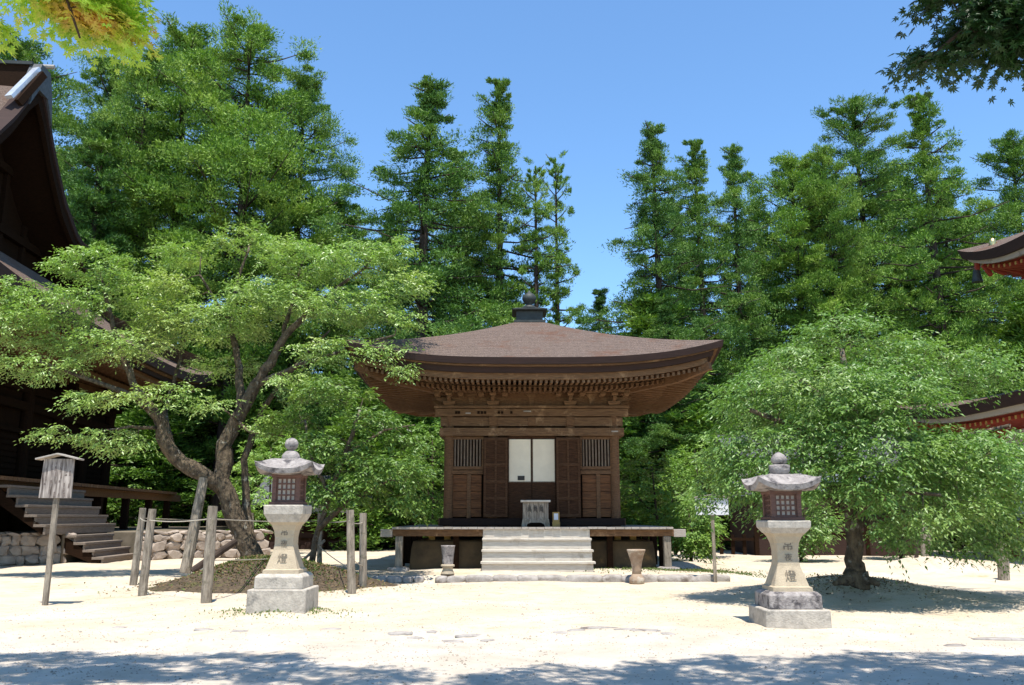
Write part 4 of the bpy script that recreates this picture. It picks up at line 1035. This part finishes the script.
# middle tree behind the left lantern
YM = 22.5
mid_limbs = [lim(YM, [(312, 562, .08, 0), (318, 530, .07, 0), (330, 495, .06, 0), (345, 455, .07, 0), (360, 410, .04, 0)]),
 lim(YM, [(318, 530, .08, 0), (350, 500, .05, -.3), (390, 480, .03, -.5)]), lim(YM, [(330, 495, .06, 0), (310, 455, .04, .3), (305, 420, .03, .4)]), lim(YM, [(345, 455, .05, 0), (385, 430, .03, 0), (415, 425, .02, 0)])]
mid_lobes = lob(YM, [(335, 392, 45, 14, 0, 1.3), (368, 420, 36, 12, -.2, 1.2), (405, 440, 28, 10, .2, 1), (330, 450, 45, 22, 0, 1.4), (385, 470, 45, 20, -.4, 1.2), (345, 490, 45, 16, -.3, 1.2), (400, 500, 30, 10, -.4, .9), (300, 480, 30, 14, .4, 1), (290, 420, 35, 14, .8, 1), (418, 475, 14, 14, .5, .7)])
broadleaf('leafy_tree', mid_limbs, mid_lobes, 400, 37, L_mid, (.13, .055), 5, 7, 'smaller bright green tree behind the rope fence, left of the hall', center=at(350, 460, YM))
# understory saplings
def sapling(x, y, Y, hpx, wpx, seed, label, lm=L_mid, n=150, leaf=(.16, .07), base_y=None):
    g0 = at(x, 545, Y); g0.z = 0; top = at(x, y, Y); h = top.z; wr = px_r(wpx, Y)
    limbs = [[(g0.x, g0.y, 0, .07), (g0.x+.1, g0.y, h*.4, .05), (g0.x, g0.y+.1, h*.85, .02)], [(g0.x+.07, g0.y, h*.3, .04), (g0.x+wr*.5, g0.y-.2, h*.6, .02)], [(g0.x+.1, g0.y, h*.4, .04), (g0.x-wr*.5, g0.y+.2, h*.65, .02)]]
    lobes = [(g0.x, g0.y, h*.85, wr*.55, wr*.6, h*.12), (g0.x-wr*.45, g0.y, h*.65, wr*.5, wr*.5, h*.12), (g0.x+wr*.45, g0.y-.2, h*.62, wr*.5, wr*.5, h*.12), (g0.x, g0.y-.4, h*.42, wr*.7, wr*.5, h*.12), (g0.x+wr*.2, g0.y-.3, h*.25, wr*.5, wr*.4, h*.08)]
    return broadleaf('sapling', limbs, lobes, n, seed, lm, leaf, 5, 6, label, bark=M_barkdark, tw=(.3, .7), group='saplings under the tall conifers', trunk_n=7)
L_sap = leaf_mat('light_green_leaf', (.20, .31, .06), (.10, .18, .035), (.25, .34, .07), .25, .5, .3)
sapling(655, 452, 32, 0, 40, 51, 'bright sapling right behind the corner of the hall', L_sap, n=120)
sapling(700, 440, 36, 0, 34, 52, 'green sapling between the hall and the right tree', L_sap, n=90)
sapling(430, 420, 36, 0, 34, 53, 'green sapling just left of the hall wall', L_sap, n=120)
sapling(265, 430, 40, 0, 44, 54, 'dark green sapling behind the forked left tree', L_right)
sapling(120, 455, 56, 0, 40, 55, 'sapling glimpsed over the left temple veranda', n=45, leaf=(.25, .11))
sapling(690, 500, 30, 0, 24, 56, 'low sapling right of the veranda post', L_sap, n=120)
sapling(800, 492, 33, 0, 34, 58, 'low dark sapling behind the right lantern', L_right, n=110, leaf=(.18, .08))
sapling(900, 485, 34, 0, 44, 59, 'low sapling behind the gravel heap', L_right, n=130, leaf=(.18, .08))
sapling(985, 490, 35, 0, 40, 60, 'low sapling near the right edge before the pagoda', L_right, n=120, leaf=(.18, .08))
sapling(770, 400, 42, 0, 44, 57, 'sapling rising left of the white storehouse', L_right, leaf=(.2, .09))

# foreground maples: trunks beside the camera, boughs reach over the road
def maple(base, arms, lobes, lm, seed, label, n):
    limbs = [[(*base, .22), (base[0]+.1, base[1]+.3, 2.0, .18), (base[0]*.93, base[1]+.9, 4.0, .14)]]
    for a in arms: limbs.append([(base[0]*.93, base[1]+.9, 4.0, .10)]+a)
    return broadleaf('maple_tree', limbs, lobes, n, seed, lm, (.085, .06), 5, 6, label, bark=M_barkdark, tw=(.2, .45), star=True, droop=.3, flat=.15, group='maples overhanging the road', trunk_n=10)
Am = at(70, 0, 7.6); Bm = at(112, 20, 7.8)
maple((-6.6, 2.4, 0), [[(-5.2, 4.6, 5.6, .07), (-4.0, 6.6, 7.7, .04), (-3.0, 7.1, 8.2, .02)], [(-5.6, 5.4, 5.6, .05), tuple([*at(60, -20, 7.3), .018]), tuple([*at(80, 38, 7.5), .010])], [(-6.4, 5.0, 6.0, .05), (-6.0, 7, 7.2, .03)]],
      [(*at(62, -22, 7.4), .30, .5, .20, .34), (*at(95, -6, 7.6), .27, .4, .18, .28), (*at(80, 8, 7.6), .18, .3, .12, .14), (*at(112, 18, 7.7), .10, .2, .09, .12), (*at(-8, 14, 7.5), .06, .2, .08, .06), (-5.0, 7.4, 8.5, 1.3, 1.1, .3, 1.3), (-3.2, 7.6, 8.7, 1.2, .9, .25, .9), (-6.3, 7.4, 8.5, .8, 1.2, .3, .8), (-1.6, 7.0, 8.4, 1.0, .5, .2, .35)], L_maple_y, 61, 'maple with yellow and orange tinged leaves hanging in at the top left', 560)
maple((8.2, 2.6, 0), [[(6.4, 4.4, 5.8, .07), (4.2, 6.5, 7.8, .04), (2.2, 6.8, 8.2, .02)], [(6.6, 5.2, 5.4, .05), tuple([*at(1010, -10, 7.3), .03]), tuple([*at(925, 62, 7.5), .01])], [(8.0, 5.4, 6.2, .05), (7.4, 7.2, 7.6, .03)]],
      [(*at(1005, 0, 7.3), .26, .4, .26, 0.42), (*at(975, 24, 7.4), .22, .3, .13, 0.26), (*at(930, 52, 7.5), .10, .1, .05, 0.08), (*at(1012, 40, 7.3), .14, .3, .10, 0.2), (*at(945, -8, 7.4), .08, .2, .10, 0.1), (*at(1040, 20, 7.3), .3, .3, .3, 0.3), (3.0, 7.2, 8.5, 1.6, .9, .3, 1.3), (1.2, 6.9, 8.4, 1.3, .7, .25, .8), (-.3, 6.5, 8.2, .8, .5, .2, .25), (5.4, 7.5, 8.6, 1.6, 1.1, .3, 1.6), (7.6, 7.6, 8.6, 1.2, 1.2, .3, 1.0)], L_maple_g, 62, 'maple with star leaves, green darkened for shade, hanging in at the top right', 720)

# ------------------------------------------------------------------ conifers
L_con = leaf_mat('conifer_needles', (.185, .305, .038), (.036, .095, .016), (.235, .33, .05), .12, .6, .25, .35)
L_con2 = leaf_mat('dark_conifer_needles', (.125, .235, .042), (.030, .078, .018), (.175, .27, .045), .12, .6, .25, .35)
def conifer(kind, H, Rm, seed, mat_, z0f=.22, ncl=620, blades=90, csz=.85, bl=(.32, .10)):
    """returns (trunk mesh object, crown mesh object) at the origin, unlinked from any parent"""
    rs = np.random.RandomState(seed); rnd = random.Random(seed)
    root = empty('conifer_tree')
    t = MB(); lean = rs.normal(0, .006*H, 2)
    axis = lambda z: np.array([lean[0]*math.sin(z/H*3), lean[1]*math.sin(z/H*2.4+1)-lean[1]*math.sin(1), z])
    t.tube([(*axis(H*i/12), .016*H*(1-i/12)**.8*(1.4 if i == 0 else 1)+.03) for i in range(13)], 9, .05, rnd)
    cl = []; ax = []
    mod = lambda z_, u_, k_: min(1.3, max(.28, .86+k_*(.34*math.sin(2*z_+7*u_+seed)+.27*math.sin(3*z_-15*u_+2*seed)+.18*math.sin(z_+29*u_+seed))))
    nb = {'round': 150, 'cone': 150, 'sparse': 80, 'column': 130}[kind]
    for i in range(nb):
        f = z0f+(1-z0f)*((i+rs.uniform(-.8, .8))/nb); f = min(.985, max(z0f, f)); u = (f-z0f)/(1-z0f); az = i*2.399+rs.uniform(-.5, .5)
        if kind == 'round': r = Rm*max(.2, (1-u**3.0)**.6)*min(1, .62+u*1.2)*mod(az, u, .8)
        elif kind == 'cone': r = Rm*max(.12, (1.02-u**1.45)**.85)*(1-.35*math.exp(-u*8))*mod(az, u, 1)
        elif kind == 'sparse': r = Rm*(1.08-u)**.5*rs.uniform(.35, 1.05)
        else: r = Rm*min(1, (1.08-u)*2.2)*.9
        r *= rs.uniform(.6, 1.12)
        a = axis(f*H); d = np.array([math.cos(az), math.sin(az), 0]); rise = rs.uniform(.0, .40) if kind != 'cone' else rs.uniform(-.2, .2)
        if u > .85: rise += (.25 if kind == 'round' else .5)
        e_ = a+d*r+np.array([0, 0, rise*r]); m_ = a*.5+e_*.5+np.array([0, 0, -.06*r])
        if r > 1: t.tube([(*a, .012*H*.3*(1-u*.6)), (*m_, .05), (*e_, .02)], 5)
        nc = max(2, int(round(ncl/nb*(r/Rm)*1.3)))
        for k in range(nc):
            q = rs.uniform(.22 if kind == 'round' else .12, 1.05)**.6; lat = rs.normal(0, .32*r*q*.8)
            c = a+(e_-a)*q+np.array([-d[1], d[0], 0])*lat+np.array([0, 0, rs.normal(0, .25)-.25*abs(lat)])
            cl.append((*c, csz*rs.uniform(.5, 1.35)*(1 if u < .8 else 1-(u-.8)*(1.6 if kind == 'round' else 2.6)))); ax.append(d+np.array([-d[1], d[0], 0])*lat/max(r, .5)+np.array([0, 0, rise*.6-.1]))
    for k in range(14):          # dead twigs low on the trunk
        z_ = H*rs.uniform(.05, z0f+.1); az = rs.uniform(0, 6.28); L = rs.uniform(.8, 2.2); a = axis(z_)
        t.tube([(*a, .05), (a[0]+math.cos(az)*L, a[1]+math.sin(az)*L, z_+rs.uniform(-.3, .2)*L, .015)], 4)
    for q in (.93, .95, .97, .985, 1.0): cl.append((*(axis(H*q)+rs.normal(0, .25, 3)*(1.01-q)*10), csz*(.22+(1-q)*4))); ax.append(np.array([.1, .1, 1.]))
    C = np.array(cl); n = len(C); K = blades; E1_ = nrm(np.array(ax)); E2_ = nrm(np.cross(np.array([0, 0, 1.]), E1_)+1e-6); E3_ = np.cross(E1_, E2_)
    d = nrm(rs.normal(size=(n, K, 3))+np.array([0, 0, .45]))
    rr = rs.uniform(.08, 1, (n, K, 1))**.40*rs.uniform(.8, 1.15, (n, K, 1))
    lump = 1+.35*np.sin(d[..., 0:1]*5+C[:, None, 0:1]*3)*np.cos(d[..., 1:2]*5+C[:, None, 1:2]*2)
    off = d*rr*lump*C[:, None, 3:4]*np.array([1.15, .95, .52])
    rot = lambda v: v[..., 0:1]*E1_[:, None]+v[..., 1:2]*E2_[:, None]+v[..., 2:3]*E3_[:, None]
    pos = C[:, None, :3]+rot(off)
    bd = nrm(rot(d*np.array([1, .8, .6]))*.7+rs.normal(0, .42, d.shape)+np.array([0, 0, .35])+E1_[:, None]*.15)
    L = bl[0]*rs.uniform(.6, 1.3, (n, K, 1)); s = nrm(np.cross(bd, rs.normal(size=bd.shape)))*bl[1]*rs.uniform(.7, 1.3, (n, K, 1))*.5
    V = np.stack([pos-bd*L*.4+s, pos+bd*L*.6, pos-bd*L*.4-s], 2).reshape(-1, 3, 3)
    t.build('trunk', M_barkdark, root, smooth=True)
    fast_mesh('crown', V, 3, [(0, 1, 2)], mat_, root)
    return root
protos = {
 'round': conifer('round', 34, 6.8, 1, L_con, .20, 800, 300, 1.0, (.22, .072)),
 'round2': conifer('round', 32, 6.2, 2, L_con, .15, 720, 300, 1.0, (.22, .072)),
 'cone': conifer('cone', 28, 6.6, 3, L_con2, .16, 760, 210, .78, (.21, .07)),
 'cone2': conifer('cone', 28, 6.2, 4, L_con, .12, 700, 210, .76, (.21, .07)),
 'sparse': conifer('sparse', 27, 4.2, 5, L_con, .25, 340, 110, .55, (.26, .075)),
 'column': conifer('column', 26, 2.8, 6, L_con2, .10, 700, 140, .64, (.26, .08)),
 'young': conifer('cone', 11, 2.9, 7, L_con, .05, 260, 150, .6, (.22, .08)),
}
used = set()
def put(kind, x, ytop, Y, label, sc=1.0, wide=1.0, group='tall conifers rising behind the temples'):
    p = protos[kind]; o = p if kind not in used else copy_tree(p); used.add(kind)
    H0 = {'round': 34, 'round2': 32, 'cone': 28, 'cone2': 28, 'sparse': 27, 'column': 26, 'young': 11}[kind]
    tp = at(x, ytop, Y); bz = gz(tp.x, Y); s = (tp.z-bz)/H0
    o.location = (tp.x, Y, bz); o.scale = (s*wide, s*wide, s); o.rotation_euler = (0, 0, random.Random(int(x*7+Y)).uniform(0, 6.28))
    tag(o, label, 'conifer', group); return o
put('round', 250, 28, 60, 'largest broad crowned conifer towering over the spreading left tree')
put('round2', 190, 32, 64, 'broad conifer left of the largest one, equally tall')
put('round2', 305, 78, 62, 'broad conifer forming the right edge of the left group', wide=.8)
put('round', 112, 66, 66, 'rounded conifer right of the left temple ridge', wide=.85)
put('column', 105, 125, 58, 'narrow dark conifer hugging the left temple gable')
put('round2', 22, 45, 72, 'conifer peeking above the left temple ridge')
put('round', 340, 205, 68, 'lower conifer filling the notch left of the hall roof', wide=1.1)
put('cone', 432, 86, 52, 'tall dark conifer left of the hall finial', wide=1.15)
put('cone2', 500, 82, 55, 'tall lighter conifer directly behind the hall finial', wide=.80)
put('sparse', 535, 168, 53, 'thin conifer right of the hall finial with open crown', wide=.7)
put('sparse', 556, 160, 58, 'nearly bare conifer with a few branches right of the finial', wide=.62)
put('cone2', 392, 215, 56, 'mid height conifer left of the hall, behind the pale tree')
put('cone', 652, 130, 50, 'tall pointed conifer above the right end of the hall roof', wide=.95)
put('cone2', 695, 142, 54, 'pointed conifer second right from the hall roof', wide=.78)
put('cone', 733, 150, 56, 'dark conifer between the pointed pair and the broad group', wide=.75)
put('round2', 790, 160, 58, 'broad conifer left in the right hand group', wide=1.0)
put('round', 850, 105, 62, 'tallest broad conifer of the right hand group', wide=.9)
put('cone2', 918, 95, 50, 'slender conifer with open crown above the red eaves', wide=.9)
put('round2', 1010, 140, 60, 'conifer at the right edge above the pagoda roof', wide=.9)
put('round', 885, 180, 66, 'conifer filling the gap behind the slender one')
put('cone2', 965, 215, 58, 'lower conifer just left of the pagoda upper eave')
put('cone', 470, 200, 60, 'dark conifer filling in behind the hall roof')
put('cone', 600, 292, 66, 'low distant conifer seen through the gap right of the finial')
put('cone', 665, 300, 46, 'dark conifer close behind the right corner of the hall', wide=1.25)
put('cone', 675, 205, 60, 'conifer filling in between the two pointed ones', wide=.8)
put('round2', 755, 205, 64, 'rounded conifer between the dark one and the broad group', wide=.7)
put('round2', 822, 150, 57, 'rounded conifer leaning against the tallest of the right group', wide=.65)
put('cone', 942, 185, 62, 'dark conifer just right of the slender one', wide=.9)
put('cone2', 456, 150, 58, 'lower conifer between the two tall ones behind the hall', wide=.9)
put('round2', 150, 60, 62, 'rounded conifer between the two left giants', wide=.7)
back = 'dark conifer among the shaded rows filling the back of the grove'
rnd = random.Random(99)
for i, x in enumerate(range(30, 1030, 52)):
    if 480 < x < 645: continue
    put(['young', 'cone', 'cone2', 'young'][i % 4], x+rnd.uniform(-15, 15), rnd.uniform(300, 370), rnd.uniform(46, 58) if x > 300 else rnd.uniform(58, 70), back, wide=1.5, group='shaded conifers at the back of the grove')
for i, x in enumerate(range(60, 1040, 46)):
    put('young', x+rnd.uniform(-15, 15), rnd.uniform(385, 440), rnd.uniform(44, 54) if x > 260 else rnd.uniform(56, 66), 'low shaded young conifer in the undergrowth row behind the temples', wide=1.9, group='young conifers in the undergrowth')
# distant wood beyond
o = copy_tree(protos['young'])
def wood():
    rs = np.random.RandomState(77); n = 900; X = rs.uniform(-110, 110, n); Y = rs.uniform(78, 100, n); Z = rs.uniform(0, 1, n)**.8*16
    C = np.stack([X, Y, Z], 1); K = 60; d = nrm(rs.normal(size=(n, K, 3))+np.array([0, -.3, .3])); pos = C[:, None]+d*rs.uniform(.3, 1, (n, K, 1))*2.6
    L = .9; s = nrm(rs.normal(size=d.shape))*.35
    V = np.stack([pos, pos+d*L*.6+s, pos+d*L, pos+d*L*.6-s], 2).reshape(-1, 4, 3)
    ob = fast_mesh('distant_wood', V, 4, [(0, 1, 2), (0, 2, 3)], L_con2)
    tag(ob, 'far dark wood closing the view between the trunks', kind='stuff')
wood()
for ch in [q for q in bpy.data.objects if q.parent == o]: bpy.data.objects.remove(ch)
bpy.data.objects.remove(o)
